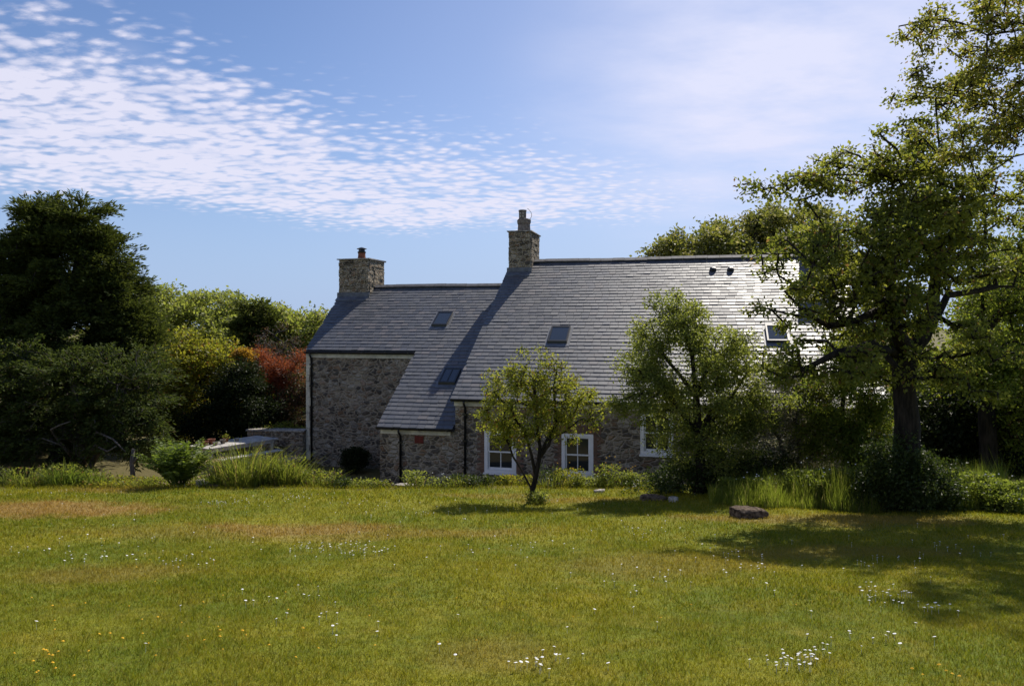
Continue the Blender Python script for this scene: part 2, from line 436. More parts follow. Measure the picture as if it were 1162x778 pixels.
M['small_leaf'] = leafmat('small_leaf', (.110, .140, .018), (.270, .265, .045), tf=.5, third=((.18, .10, .03), .95))
M['right_leaf'] = leafmat('right_leaf', (.062, .098, .015), (.190, .205, .036), tf=.55, third=((.13, .08, .03), .97))
M['over_leaf'] = leafmat('over_leaf', (.110, .125, .025), (.245, .230, .055), tf=.5, third=((.16, .10, .05), .94))
M['conifer'] = leafmat('conifer_spray', (.026, .038, .009), (.095, .112, .026), tf=.3, rough=.75, spec=.1)
M['yew'] = leafmat('yew_spray', (.026, .042, .011), (.092, .115, .030), tf=.3, rough=.7, spec=.12, third=((.06, .045, .025), .95))
M['wood_leaf'] = leafmat('wood_leaf', (.135, .170, .032), (.270, .285, .078), tf=.42, third=((.20, .19, .10), .88))
M['hedge_leaf'] = leafmat('hedge_leaf', (.120, .135, .018), (.275, .260, .038), tf=.45, third=((.20, .10, .025), .94))
M['ridge_leaf'] = leafmat('ridge_leaf', (.080, .100, .020), (.210, .205, .055), tf=.4, third=((.28, .25, .14), .88))
M['bank_leaf'] = leafmat('bank_leaf', (.078, .112, .018), (.185, .210, .046), tf=.5)
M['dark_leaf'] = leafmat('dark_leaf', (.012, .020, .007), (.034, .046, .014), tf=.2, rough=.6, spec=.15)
M['red_leaf'] = leafmat('red_leaf', (.15, .038, .020), (.25, .075, .040), tf=.4)
M['redtwig'] = leafmat('redtwig', (.060, .034, .025), (.125, .066, .045), tf=.3, third=((.05, .07, .02), .7))
M['orange_leaf'] = leafmat('orange_leaf', (.22, .12, .02), (.32, .19, .03), tf=.4)
M['grey_leaf'] = leafmat('grey_leaf', (.13, .125, .105), (.32, .30, .26), tf=.35, third=((.05, .08, .02), .75))
M['fern'] = leafmat('fern', (.070, .110, .018), (.150, .185, .036), tf=.45)
M['iris'] = leafmat('iris', (.080, .115, .018), (.210, .220, .045), tf=.42, third=((.20, .16, .07), .9))
M['long'] = leafmat('long_grass', (.085, .125, .016), (.185, .210, .038), tf=.5, third=((.22, .2, .09), .93))
M['herb'] = leafmat('herb', (.110, .140, .022), (.230, .240, .045), tf=.42, third=((.15, .08, .05), .9))
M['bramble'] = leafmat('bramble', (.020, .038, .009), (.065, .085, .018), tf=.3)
M['petal'] = simple('daisy_white', (.80, .80, .78), .7, .2, .02)
M['yellow'] = simple('dandelion_yellow', (.75, .42, .02), .7, .2, .05)

# ------------------------------------------------------------------ ground
def build_ground():
    xs = np.concatenate([[-900, -400, -200, -100, -60], np.arange(-40, 40.01, .5), [60, 100, 200, 400, 900]])
    ys = np.concatenate([[-300, -100, -40, -20, -12], np.arange(-8, 40.01, .4), [50, 80, 150, 300, 600, 1200]])
    X, Y = np.meshgrid(xs, ys); Z = gz(X, Y)
    V = np.stack([X, Y, Z], -1).reshape(-1, 3); nx = len(xs); ny = len(ys)
    F_ = [(j*nx+i, j*nx+i+1, (j+1)*nx+i+1, (j+1)*nx+i) for j in range(ny-1) for i in range(nx-1)]
    me = bpy.data.meshes.new('ground'); me.from_pydata(V.tolist(), [], F_); me.update()
    o = link('ground', me, M['ground'], smooth=True); tag(o, kind='structure', label='mown lawn falling away to soil beds round the cottage')
    # paved terrace beside the cottage
    mb = MB(); rng = random.Random(4)
    z = EZ-4.8
    for i in range(4, 9):
        for j in range(11):
            x = -13.4+i*.62+(j % 2)*.25; y = 22.6+j*.62
            mb.box(x+.012, x+.60, y+.012, y+.60, z-.1, z+.03+rng.uniform(-.006, .006))
    t = mb.build('terrace', M['pave']); tag(t, kind='structure', label='pinkish stone paving round the garden table')
build_ground()

# ------------------------------------------------------------------ the cottage
VX = (789-CX)/F
vv = Vector((VX, 1, 0)).normalized(); uu = Vector((vv.y, -vv.x, 0))
A = Vector((-1.8334, 22.9173, 0))
HG = EZ-4.8
house = empty('stone_cottage', (A.x, A.y, HG), math.atan2(uu.y, uu.x))
tag(house, 'long low rubble stone cottage with dark slate roofs and two stone chimneys', 'cottage')
TAN = math.tan(R(31.77)); CE = 2.60; CL = 1.67          # eave height of the main plane and of the lower plane
RB = 7.75                                                # the ridges stand this far back
AR = 12.3
def mainz(b): return CE+b*TAN
def lowz(b): return CL+b*TAN
def hloc(px, py, z0):                                    # a pixel on the roof plane z = z0 + b*TAN, as local a, b
    d = Vector(((px-CX)/F, 1.0, -(py-HY)/F))
    a_ = lambda q: (q-A).dot(uu)
    # z - EZ = d.z*s ; local c = EZ + d.z*s - HG ; b = (d*s - A).v
    dv = d.x*vv.x+d.y*vv.y; av = A.x*vv.x+A.y*vv.y
    s = (z0-av*TAN+HG-EZ)/(d.z-dv*TAN)
    p = Vector((d.x*s, d.y*s, 0))-A
    return p.dot(uu), p.dot(vv)

WB = 0.13
def facade(mb, a0, a1, c0, c1, b, holes, deep=.16):
    As = sorted({a0, a1, *[h[0] for h in holes], *[h[1] for h in holes]}); Cs = sorted({c0, c1, *[h[2] for h in holes], *[h[3] for h in holes]})
    for i in range(len(As)-1):
        for j in range(len(Cs)-1):
            am = (As[i]+As[i+1])/2; cm = (Cs[j]+Cs[j+1])/2
            if any(h[0] < am < h[1] and h[2] < cm < h[3] for h in holes): continue
            mb.quad((As[i], b, Cs[j]), (As[i+1], b, Cs[j]), (As[i+1], b, Cs[j+1]), (As[i], b, Cs[j+1]))
    for h in holes:
        x0, x1, z0, z1 = h; B = b+deep
        mb.quad((x0, b, z0), (x0, B, z0), (x0, B, z1), (x0, b, z1)); mb.quad((x1, B, z0), (x1, b, z0), (x1, b, z1), (x1, B, z1))
        mb.quad((x0, b, z1), (x0, B, z1), (x1, B, z1), (x1, b, z1)); mb.quad((x0, B, z0), (x0, b, z0), (x1, b, z0), (x1, B, z0))
c_ = lambda z: z+2.197-0 + (4.8-2.197)   # z given relative to the eave datum of the survey
WIN = [(1.01, 1.97, 2.60-2.24, 2.60-.98), (3.39, 4.30, 2.60-2.23, 2.60-.98), (5.70, 6.60, 2.60-1.50, 2.60-.27)]
def build_house():
    # main wall: front with window openings, gables, back
    mb = MB(); BW = 12.2; BT = 4.3
    facade(mb, .06, AR-.12, -.6, CE+.02, WB, WIN)
    for a in (.06, AR-.12):
        mb.quad((a, WB, -.6), (a, WB, CE+.02), (a, RB, mainz(RB)-.12), (a, BW, BT), (a, BW, -.6))
    mb.quad((.06, BW, -.6), (AR-.12, BW, -.6), (AR-.12, BW, BT), (.06, BW, BT))
    mb.build('wall', M['stone'], house)
    # low extension wall
    mb = MB()
    facade(mb, -2.44, .058, -.6, CL+.02, WB+.02, [])
    mb.quad((-2.44, WB+.02, -.6), (-2.44, WB+.02, CL+.02), (-2.44, 3.64, lowz(3.64)-.1), (-2.44, 3.64, -.6))
    mb.build('wall', M['stone'], house)
    # left range wall
    mb = MB()
    facade(mb, -6.93, .056, -.6, lowz(3.55)+.02, 3.66, [])
    mb.quad((-6.93, 3.66, -.6), (-6.93, 3.66, lowz(3.55)), (-7.36, RB, lowz(RB)-.12), (-7.36, 11.6, 4.0), (-7.36, 11.6, -.6))
    mb.quad((-7.36, 11.6, -.6), (.056, 11.6, -.6), (.056, 11.6, 4.0), (-7.36, 11.6, 4.0))
    mb.build('wall', M['stone'], house)
    # pale quoin strip on the left corner
    mb = MB(); rng = random.Random(2)
    z = -.2
    while z < lowz(3.55)-.12:
        hh = rng.uniform(.22, .34); mb.box(-6.955, -6.80+rng.uniform(-.03, .03), 3.63, 3.9, z, min(z+hh-.012, lowz(3.55)-.1)); z += hh
    mb.build('quoins', M['cream'], house)
    # roof decks
    mb = MB()
    def slab(pts, th=.08):
        top = [Vector(p) for p in pts]; bot = [p-Vector((0, 0, th)) for p in top]
        n = len(pts); i = len(mb.v); mb.v += [tuple(p) for p in bot+top]
        mb.f.append(tuple(i+k for k in reversed(range(n)))); mb.f.append(tuple(i+n+k for k in range(n)))
        for k in range(n): mb.f.append((i+k, i+(k+1) % n, i+n+(k+1) % n, i+n+k))
    D = .035
    slab([(-.02, 0.02, mainz(.02)-D), (AR, 0.02, mainz(.02)-D), (AR, RB, mainz(RB)-D), (-.02, RB, mainz(RB)-D)])
    slab([(-.02, RB+.003, mainz(RB)-D), (AR, RB+.003, mainz(RB)-D), (AR, 12.5, 4.3), (-.02, 12.5, 4.3)])
    slab([(-2.46, 0.02, lowz(.02)-D), (.05, .02, lowz(.02)-D), (.05, 3.57, lowz(3.57)-D), (-2.56, 3.57, lowz(3.57)-D)])
    slab([(-6.95, 3.573, lowz(3.573)-D), (.05, 3.573, lowz(3.573)-D), (.05, RB, lowz(RB)-D), (-7.40, RB, lowz(RB)-D)])
    slab([(-7.40, RB+.003, lowz(RB)-D), (.05, RB+.003, lowz(RB)-D), (.05, 12.0, 3.9), (-7.5, 12.0, 3.9)])
    mb.build('roof_deck', M['deck'], house)
    # slates
    def slates(name, z0, b0, b1, aL, aR, seed, gauge=.215, holes=()):
        rng = random.Random(seed); mb = MB(); cs = math.cos(R(31.77)); gb = gauge*cs
        n = int(math.ceil((b1-b0)/gb))
        for j in range(n):
            bb = b0+j*gb; bt = min(bb+gb*1.25, b1+.02)
            a = aL(bb)-rng.uniform(0, .25); R_ = aR(bb); L_ = aL(bb); wob = rng.uniform(-.004, .004)
            while a < R_:
                wd = rng.uniform(.24, .31); x0 = max(a, L_)+.004; x1 = min(a+wd, R_)-.004; a += wd
                if x1-x0 < .05: continue
                tl = rng.uniform(-.004, .005); tr = tl+rng.uniform(-.003, .003); db = wob+rng.uniform(-.006, .006)
                if rng.random() < .02: tl += .008; tr += .008; db -= .012
                zf = lambda b: z0+b*TAN
                B0 = bb+db
                e0 = zf(B0)+.026+tl; e1 = zf(B0)+.026+tr; e2 = zf(bt)+.002
                th = .020
                mb.hexa([(x0, B0, e0-th), (x1, B0, e1-th), (x1, bt, e2-.006), (x0, bt, e2-.006), (x0, B0, e0), (x1, B0, e1), (x1, bt, e2), (x0, bt, e2)])
        return mb.build(name, M['slate'], house)
    slates('roof', CE, -.05, RB, lambda b: -.05, lambda b: AR+.03, 1)
    lv = lambda b: (-2.48-.03*b) if b < 3.5 else (-6.98-.107*(b-3.55))
    slates('roof', CL, -.05, RB, lv, lambda b: .05, 2)
    # ridge capping
    def ridge(a0, a1, z, seed):
        rng = random.Random(seed); mb = MB(); a = a0
        while a < a1-.05:
            e = min(a+.45, a1); dz = rng.uniform(-.006, .006)+.012*math.sin(a*1.1)
            for s in (-1, 1):
                mb.hexa([(a, RB, z+.06+dz), (e-.008, RB, z+.06+dz), (e-.008, RB+s*.17, z-.045+dz), (a, RB+s*.17, z-.045+dz),
                         (a, RB, z+.095+dz), (e-.008, RB, z+.095+dz), (e-.008, RB+s*.18, z-.015+dz), (a, RB+s*.18, z-.015+dz)][::(1 if s > 0 else 1)])
            a = e
        mb.build('ridge', M['ridge'], house)
    ridge(.93, AR+.03, mainz(RB), 3); ridge(-5.96, -.04, lowz(RB), 4)
    # barge strip under the main verge (its shadow falls on the lower roof)
    mb = MB()
    mb.hexa([(-.045, 0, mainz(0)-.13), (.0, 0, mainz(0)-.13), (.0, RB, mainz(RB)-.13), (-.045, RB, mainz(RB)-.13),
             (-.045, 0, mainz(0)-.012), (.0, 0, mainz(0)-.012), (.0, RB, mainz(RB)-.012), (-.045, RB, mainz(RB)-.012)])
    mb.build('verge_board', M['lead'], house)
    # render band under the eaves, gutters, downpipes
    def eave(a0, a1, b, z, bw):
        mb = MB(); mb.box(a0+.03, a1-.03, bw-.035, bw-.002, z-.24, z-.045); mb.build('eaves_band', M['cream'], house)
        mb = MB(); pr = []
        for k in range(9):
            th = math.pi*k/8; pr.append((b-.035-.055*math.cos(th), z-.025-.055*math.sin(th)))
        n = len(pr); segs = (a0-.03, a1+.03)
        i = len(mb.v)
        for a in segs:
            for (q, r_) in pr: mb.v.append((a, q, r_))
            for (q, r_) in pr: mb.v.append((a, b-.035+(q-b+.035)*.86, z-.025+(r_-z+.025)*.86))
        for k in range(n-1):
            mb.f.append((i+k, i+k+1, i+2*n+k+1, i+2*n+k)); mb.f.append((i+n+k+1, i+n+k, i+3*n+k, i+3*n+k+1))
        for s_ in (0, 2*n):
            mb.f.append(tuple(i+s_+k for k in range(n)))
        g = mb.build('gutter', M['black'], house)
        x = a0+.5
        while x < a1:
            mb = MB(); mb.box(x, x+.03, b-.10, b+.02, z-.095, z-.01); x += .9
            mb.build('gutter_bracket', M['black'], g)
    eave(0, AR, -.03, CE, WB); eave(-2.44, -.06, -.03, CL, WB+.02); eave(-6.93, -2.62, 3.52, lowz(3.55), 3.66)
    def pipe(a, bg, bw, zt, zb):
        mb = MB(); mb.tube([(a, bg-.035, zt-.07), (a, bg-.03, zt-.16), (a, bw-.05, zt-.30), (a, bw-.05, zb)], .036, 8)
        p = mb.build('downpipe', M['black'], house, True)
        for z in (zt-.5, zt-1.3, zt-2.1):
            if z > zb+.1:
                mb = MB(); mb.box(a-.06, a+.06, bw-.10, bw+.005, z-.02, z+.03); mb.build('pipe_clip', M['black'], p)
    pipe(.39, -.03, WB, CE, -.2); pipe(-1.73, -.03, WB+.02, CL, -.2); pipe(-6.72, 3.52, 3.66, lowz(3.55), -.2)
    # red clay air brick
    mb = MB(); mb.box(-1.27, -.98, WB-.005, WB+.08, 1.16, 1.39)
    for k in range(4): mb.box(-1.25, -1.0, WB-.012, WB-.004, 1.18+k*.052, 1.205+k*.052)
    mb.build('air_brick', M['redpaint'], house)
    # windows
    for i, (x0, x1, z0, z1) in enumerate(WIN):
        e = .006
        mb = MB(); B0 = WB-.012; B1 = WB+.12
        f = .085
        mb.box(x0-e*3, x0+f, B0, B1, z0, z1); mb.box(x1-f, x1+e*3, B0, B1, z0, z1)
        mb.box(x0+f, x1-f, B0, B1, z1-f, z1); mb.box(x0+f, x1-f, B0, B1, z0, z0+f)
        wn = mb.build('window', M['white'], house)
        mb = MB(); mb.box(x0-.05, x1+.05, WB-.055, WB+.02, z0-.055, z0-.003); mb.build('sill', M['white'], wn)
        xm = (x0+x1)/2; zm = (z0+z1)/2
        for k, (za, zb_, bo) in enumerate(((z0+f+.003, zm+.02, .055), (zm-.02, z1-f-.003, .02))):
            mb = MB(); s = .045; b0 = WB+bo; b1 = b0+.032; X0 = x0+f+.003; X1 = x1-f-.003
            mb.box(X0, X0+s, b0, b1, za, zb_); mb.box(X1-s, X1, b0, b1, za, zb_)
            mb.box(X0+s, X1-s, b0, b1, za, za+(s*1.5 if k == 0 else s)); mb.box(X0+s, X1-s, b0, b1, zb_-s, zb_)
            mb.box(xm-.013, xm+.013, b0+.003, b1-.003, za+s, zb_-s)
            mb.build('sash', M['white'], wn)
            mb = MB(); mb.box(X0+s*.5, X1-s*.5, b0+.012, b0+.018, za+s*.5, zb_-s*.5); mb.build('pane', M['glass'], wn)
        # brick lintel: a flat arch of bricks on end
        mb = MB(); rng = random.Random(i); n = 15; wL = (x1-x0+.5)/n
        if z1+.26 < CE-.2:
            for k in range(n):
                a = x0-.25+k*wL
                mb.box(a+.006, a+wL-.006, WB-.012, WB+.08, z1+.012+.02*math.sin(math.pi*(k+.5)/n), z1+.235+.02*math.sin(math.pi*(k+.5)/n))
            mb.build('brick_lintel', M['brick'], house)
        for s_, xx in ((-1, x0-.02), (1, x1+.02)):
            mb = MB(); z = z0-.02; q = 0
            while z < min(z1, CE-.25):
                wq = .23 if q % 2 else .12
                a, b = (xx-wq, xx) if s_ < 0 else (xx, xx+wq)
                mb.box(a, b, WB-.008, WB+.06, z, z+.063); z += .076; q += 1
            if i < 2: mb.build('brick_jamb', M['brick'], house)
    # skylights
    def skylight(z0, pa, pb, split=False):
        (a0, b0), (a1, b1) = pa, pb
        sl = empty_part = None
        mb = MB(); zf = lambda b, o: z0+b*TAN+o; t = .05
        def sb(x0, x1, y0, y1, o0, o1, m=mb):
            m.hexa([(x0, y0, zf(y0, o0)), (x1, y0, zf(y0, o0)), (x1, y1, zf(y1, o0)), (x0, y1, zf(y1, o0)),
                    (x0, y0, zf(y0, o1)), (x1, y0, zf(y0, o1)), (x1, y1, zf(y1, o1)), (x0, y1, zf(y1, o1))])
        sb(a0, a0+t, b0, b1, 0, .12); sb(a1-t, a1, b0, b1, 0, .12); sb(a0+t, a1-t, b0, b0+t, 0, .119); sb(a0+t, a1-t, b1-t, b1, 0, .119)
        if split: sb((a0+a1)/2-.02, (a0+a1)/2+.02, b0+t, b1-t, 0, .118)
        fr = mb.build('skylight', M['black'], house)
        m2 = MB(); sb(a0+t, a1-t, b0+t, b1-t, .03, .10, m2); m2.build('pane', M['sglass'], fr)
        for q in ((a0-.09, a0-.002, b0-.12, b1+.08, .012, .032), (a1+.002, a1+.09, b0-.12, b1+.08, .012, .032), (a0-.001, a1+.001, b0-.14, b0-.002, .012, .033)):
            m3 = MB(); sb(*q, m3); m3.build('flashing', M['lead'], fr)
    def sk(z0, pxs, size, split=False):
        a, b = hloc(*pxs, z0); skylight(z0, (a-size[0]/2, b-size[1]/2), (a+size[0]/2, b+size[1]/2), split)
    sk(CE, (634.5, 382), (.66, .80)); sk(CL, (502, 364), (.60, .80)); sk(CL, (510.5, 429), (.58, .72), True); sk(CE, (882, 381), (.66, .80))
    # roof vents
    for px in (809, 829):
        a, b = hloc(px, 307, CE); mb = MB()
        mb.tube([(a, b, mainz(b)-.02), (a, b-.03, mainz(b)+.05), (a, b-.06, mainz(b)+.09), (a, b-.07, mainz(b)+.11)], [.13, .125, .10, .04], 12)
        mb.build('roof_vent', M['black'], house)
    # chimneys
    def stack(a0, a1, b0, b1, zb, zt, seed, cap=.05):
        rng = random.Random(seed); mb = MB(); z = zb; 
        def stone(x0, x1, y0, y1, z0, z1):
            mb.box(x0, x1, y0, y1, z0, z1, .012, rng)
        while z < zt-.05:
            hh = rng.uniform(.11, .19); z1 = min(z+hh, zt)
            if zt-z1 < .06: z1 = zt
            for (s0, s1, hor, base, sg) in ((a0, a1, True, b0, -1), (a0, a1, True, b1, 1), (b0+.1, b1-.1, False, a0, -1), (b0+.1, b1-.1, False, a1, 1)):
                p = s0
                while p < s1-.02:
                    q = min(p+rng.uniform(.16, .42), s1)
                    if s1-q < .1: q = s1
                    pr = rng.uniform(-.012, .028)
                    lo_, hi_ = (base-pr, base+.2) if sg < 0 else (base-.2, base+pr)
                    if hor: stone(p+.006, q-.006, lo_, hi_, z+.006, z1-.006)
                    else: stone(lo_, hi_, p+.006, q-.006, z+.006, z1-.006)
                    p = q
            z = z1
        mb.box(a0+.02, a1-.02, b0+.02, b1-.02, zb, zt-.01)
        ch = mb.build('chimney', M['stone_c'], house)
        mb = MB(); mb.box(a0-.06, a1+.06, b0-.06, b1+.06, zt, zt+cap, .012, rng); mb.build('cap', M['pale'], ch)
        return ch
    def apron(ch, a0, a1, b0, z0):
        mb = MB(); zf = lambda b: z0+b*TAN
        mb.hexa([(a0-.03, b0-.30, zf(b0-.30)+.022), (a1+.03, b0-.30, zf(b0-.30)+.022), (a1+.03, b0-.03, zf(b0-.03)+.022), (a0-.03, b0-.03, zf(b0-.03)+.022),
                 (a0-.03, b0-.30, zf(b0-.30)+.045), (a1+.03, b0-.30, zf(b0-.30)+.045), (a1+.03, b0-.03, zf(b0-.03)+.05), (a0-.03, b0-.03, zf(b0-.03)+.05)])
        mb.box(a0-.06, a1+.05, b0-.045, b0+.05, zf(b0)-.1, zf(b0)+.19)
        mb.build('lead_apron', M['lead'], ch)
    ch = stack(.04, .93, 6.98, 8.72, mainz(6.98)-.1, 8.52, 11); apron(ch, .04, .93, 6.98, CE)
    mb = MB(); mb.lathe([(.30, 0), (.31, .06), (.27, .09), (.25, .34), (.28, .40), (.29, .52), (.26, .56), (.2, .58)], (.48, 7.8, 8.57), 8); mb.build('chimney_pot', M['clay'], ch)
    mb = MB(); mb.lathe([(.15, 0), (.155, .28), (.17, .31), (.165, .35), (.12, .36)], (.42, 7.8, 9.15), 12); 
    po = mb.build('chimney_pot', M['clay'], ch)
    for k in range(2):
        for q in (-.055, .055):
            mb = MB(); mb.tube([(.42+q, 7.8-.125, 9.24+k*.11), (.42+q, 7.8-.158, 9.24+k*.11)], .035, 8); mb.build('pot_hole', M['pale'], po)
    mb = MB(); mb.tube([(.62+.18*math.sin(t), 7.8, 9.02+.55*(t/math.pi)) for t in np.linspace(0, math.pi, 12)], .010, 5); mb.build('wire_loop', M['pale'], ch)
    ch = stack(-7.32, -5.98, 7.02, 8.66, lowz(7.0)-.1, 7.58, 12); apron(ch, -7.32, -5.98, 7.02, CL)
    mb = MB(); mb.lathe([(.20, 0), (.18, .06), (.16, .12), (.15, .26), (.17, .28)], (-6.55, 7.6, 7.62), 14); po = mb.build('chimney_pot', M['redclay'], ch)
    mb = MB(); mb.lathe([(.17, .28), (.18, .34), (.14, .36), (.13, .43), (.21, .45), (.21, .47), (.05, .53)], (-6.55, 7.6, 7.62), 14); mb.build('cowl', M['black'], po)
    ch = stack(11.3, 12.24, 6.98, 8.62, mainz(6.98)-.1, 8.45, 13); apron(ch, 11.3, 12.24, 6.98, CE)
build_house()

# ------------------------------------------------------------------ trees and shrubs
def sample_ell(rng, n, blob, lo=.0):
    c, r = blob
    d = unit(rng.normal(size=(n, 3))); q = (lo**3+(1-lo**3)*rng.uniform(0, 1, n))**(1/3)
    return np.array(c)+d*q[:, None]*np.array(r)
def inside(P, blobs, k=.78):
    m = np.zeros(len(P), bool)
    for c, r in blobs: m |= (((P-np.array(c))/(np.array(r)*k))**2).sum(1) < 1
    return m
def make_sprays(rng, blobs, nl, lr, per, lo=.55, flat=.6, core=.15):
    """lumps on the crown's shell, sprays on each lump: an uneven outline with gaps"""
    vol = np.array([r[0]*r[1]*r[2] for c, r in blobs])**(2/3); vol /= vol.sum()
    L = []
    for b, k in zip(blobs, rng.multinomial(nl, vol)):
        p = sample_ell(rng, k, b, lo); 
        L.append(p)
    L = np.concatenate(L)
    keep = ~inside(L, blobs, .5) | (rng.uniform(size=len(L)) < core)
    L = L[keep]
    SP = []
    for p in L:
        r = lr*rng.uniform(.6, 1.35)
        d = unit(rng.normal(size=(per, 3))+np.array([0, 0, .25]))
        q = rng.uniform(.3, 1, per)**.5
        SP.append(p+d*(q*r)[:, None]*np.array([1, 1, flat]))
    return L, np.concatenate(SP)
class Skel:
    def __init__(s): s.p = []; s.par = []
    def add(s, p, par): s.p.append(np.array(p, float)); s.par.append(par); return len(s.p)-1
    def nearest(s, q):
        P = np.array(s.p); return int(np.argmin(((P-q)**2).sum(1)))
def grow(rng, limbs, targets, step=.45, wob=.10, up=.0):
    sk = Skel()
    for li, pl in enumerate(limbs):
        pl = [np.array(p, float) for p in pl]
        par = -1 if li == 0 else sk.nearest(pl[0])
        if li == 0: par = sk.add(pl[0], -1)
        prev = sk.p[par]
        for q in pl[1:]:
            n = max(1, int(np.linalg.norm(q-prev)/step)); a = prev.copy()
            for k in range(1, n+1):
                x = a+(q-a)*k/n+rng.normal(size=3)*wob*.25*(k < n)
                par = sk.add(x, par)
            prev = q
    P = np.array(sk.p)
    d = np.array([((P-q)**2).sum(1).min() for q in targets]); order = np.argsort(d)
    tips = []
    cap = len(sk.p)+len(targets)*12
    PP = np.zeros((cap+500, 3)); PP[:len(sk.p)] = P; n_ = len(sk.p)
    deg = np.zeros(cap+500)
    root = P[0]
    for i in order:
        q = targets[i]
        dd = ((PP[:n_]-q)**2).sum(1)
        # prefer joints that lie lower and nearer the trunk than the target
        pen = np.where(PP[:n_, 2] > q[2]+.15, 1.8, 1.0)
        j = int(np.argmin(dd*pen)); a = PP[j].copy(); L = math.sqrt(dd[j])
        n = min(10, max(1, int(L/step))); par = j
        side = rng.normal(size=3)*wob*L*.5; side[2] -= up*L
        for k in range(1, n+1):
            t = k/n; x = a+(q-a)*t+side*math.sin(math.pi*t)+(rng.normal(size=3)*wob*.3 if k < n else 0)
            par = sk.add(x, par); PP[n_] = x; n_ += 1
        tips.append(par)
    return sk, tips
def wood_mesh(name, sk, tips, Rb, rt, matl, parent, off, flare=1.35, sides=6, minr=0.0, reach=None):
    n = len(sk.p); wgt = np.zeros(n)
    for t in tips: wgt[t] += 1
    for i in range(n-1, 0, -1):
        wgt[sk.par[i]] += wgt[i]
    W = max(wgt[0], 2); p = math.log(Rb/rt)/math.log(W)
    rad = rt*np.maximum(wgt, 1)**p
    if reach:
        plen = np.zeros(n)
        for i in range(1, n): plen[i] = plen[sk.par[i]]+np.linalg.norm(sk.p[i]-sk.p[sk.par[i]])
        rad = np.minimum(rad, Rb*np.maximum(.05, 1-plen/reach)**1.15+rt)
    kids = [[] for _ in range(n)]
    for i in range(1, n):
        if wgt[i] > 0: kids[sk.par[i]].append(i)      # bare stub ends are left out
    mb = MB(); stack = [(0, None)]
    while stack:
        s, fr = stack.pop()
        chain = [s]; i = s
        while kids[i]:
            ks = sorted(kids[i], key=lambda k: -wgt[k])
            for k in ks[1:]: stack.append((k, i))
            i = ks[0]; chain.append(i)
        pts = [sk.p[k] for k in chain]; rs = [rad[k] for k in chain]
        if fr is not None: pts = [sk.p[fr]]+pts; rs = [min(rad[fr], rad[s]*1.25)]+rs
        if len(pts) < 2: continue
        if max(rs) < minr: continue
        if s == 0:
            rs = list(rs); z0 = pts[0][2]
            for k in range(len(rs)): rs[k] *= 1+(flare-1)*math.exp(-(pts[k][2]-z0)/.25)
        mb.tube([tuple(q) for q in pts], rs, sides+4 if max(rs) > .08 else (5 if max(rs) > .02 else 4))
    return mb.build(name, matl, parent, True, off)
def px_blobs(lst, Y):
    """(px, py, rx_px, ry_px, [dY, rdepth]) -> world ellipsoids"""
    out = []
    for b in lst:
        dY = b[4] if len(b) > 4 else 0; YY = Y+dY; c = at(b[0], b[1], YY); rx = b[2]/F*YY; rz = b[3]/F*YY
        rd = b[5] if len(b) > 5 else rx
        out.append((tuple(c), (rx, rd, rz)))
    return out
TREE_ROOT = {}
def tree(name, label, cat, Y, base_px, limbs_px, blobs_px, leaf, bark, seed, nl=60, lr=.5, per=8, lv=30, ll=.07, lw=.04, sr=.28,
         Rb=.15, rt=.006, group=None, flat=.6, lo=.55, core=.15, mode='leaf', crown='crown', step=.45, wob=.12, dYl=None, wood=True, up=0.0, reach=None):
    rng = np.random.default_rng(seed)
    X = (base_px-CX)/F*Y; zb = g1(X, Y); base = np.array([X, Y, zb-.05])
    root = empty(name, (X, Y, zb)); tag(root, label, cat, group)
    limbs = []
    for li, pl in enumerate(limbs_px):
        pts = []
        for q in pl:
            if q == 'base': pts.append(base)
            else:
                YY = Y+(q[2] if len(q) > 2 else 0); pts.append(np.array(at(q[0], q[1], YY)))
        limbs.append(pts)
    blobs = px_blobs(blobs_px, Y)
    L, SPR = make_sprays(rng, blobs, nl, lr, per, lo, flat, core)
    ok = SPR[:, 2] > gz(SPR[:, 0], SPR[:, 1])+.05
    SPR = SPR[ok]
    if wood:
        sk, tips = grow(rng, limbs, SPR, step, wob, up)
        wood_mesh('trunk', sk, tips, Rb, rt, bark, root, root.location, reach=reach)
    # leaves
    N = len(SPR)*lv
    C = np.repeat(SPR, lv, 0)
    ctr = np.repeat(np.array([min(blobs, key=lambda b: (((s-np.array(b[0]))/np.array(b[1]))**2).sum())[0] for s in SPR]), lv, 0)
    out = unit(C-ctr+1e-6)
    off = rng.normal(size=(N, 3))*sr*np.array([.62, .62, .42])
    if mode == 'leaf':
        D = rng.normal(size=(N, 3))*.8+out*.5+unit(off)*.7+np.array([0, 0, -.1])
        V = leaf_mesh('crown', C+off, D, ll*rng.uniform(.6, 1.25, N), lw*rng.uniform(.65, 1.2, N), rng)
    elif mode == 'conifer':
        ax = np.repeat(unit(SPR-np.array(ctr[::lv])+rng.normal(size=(len(SPR), 3))*.35), lv, 0)
        ax[:, 2] *= .45; ax[:, 2] -= .08; ax = unit(ax)
        t = rng.uniform(-1, 1, N)*sr
        side = unit(np.cross(ax, np.array([0, 0, 1.0])))
        s2 = rng.normal(size=N)*.33*(sr-t*.6)
        P = C+ax*t[:, None]+side*s2[:, None]+np.array([0, 0, 1.0])*(rng.normal(size=N)*sr*.13-(t/sr)**2*sr*.22)[:, None]
        D = ax*1.0+side*np.sign(s2)[:, None]*.7+rng.normal(size=(N, 3))*.3+np.array([0, 0, .05])
        V = leaf_mesh('crown', P, D, ll*rng.uniform(.6, 1.3, N), lw*rng.uniform(.7, 1.2, N), rng)
    ok = V[:, 0, 2] > gz(V[:, 0, 0], V[:, 0, 1])+.02
    leaves(crown, V[ok], leaf, root, root.location)
    return root

def blob_auto(lst): return lst

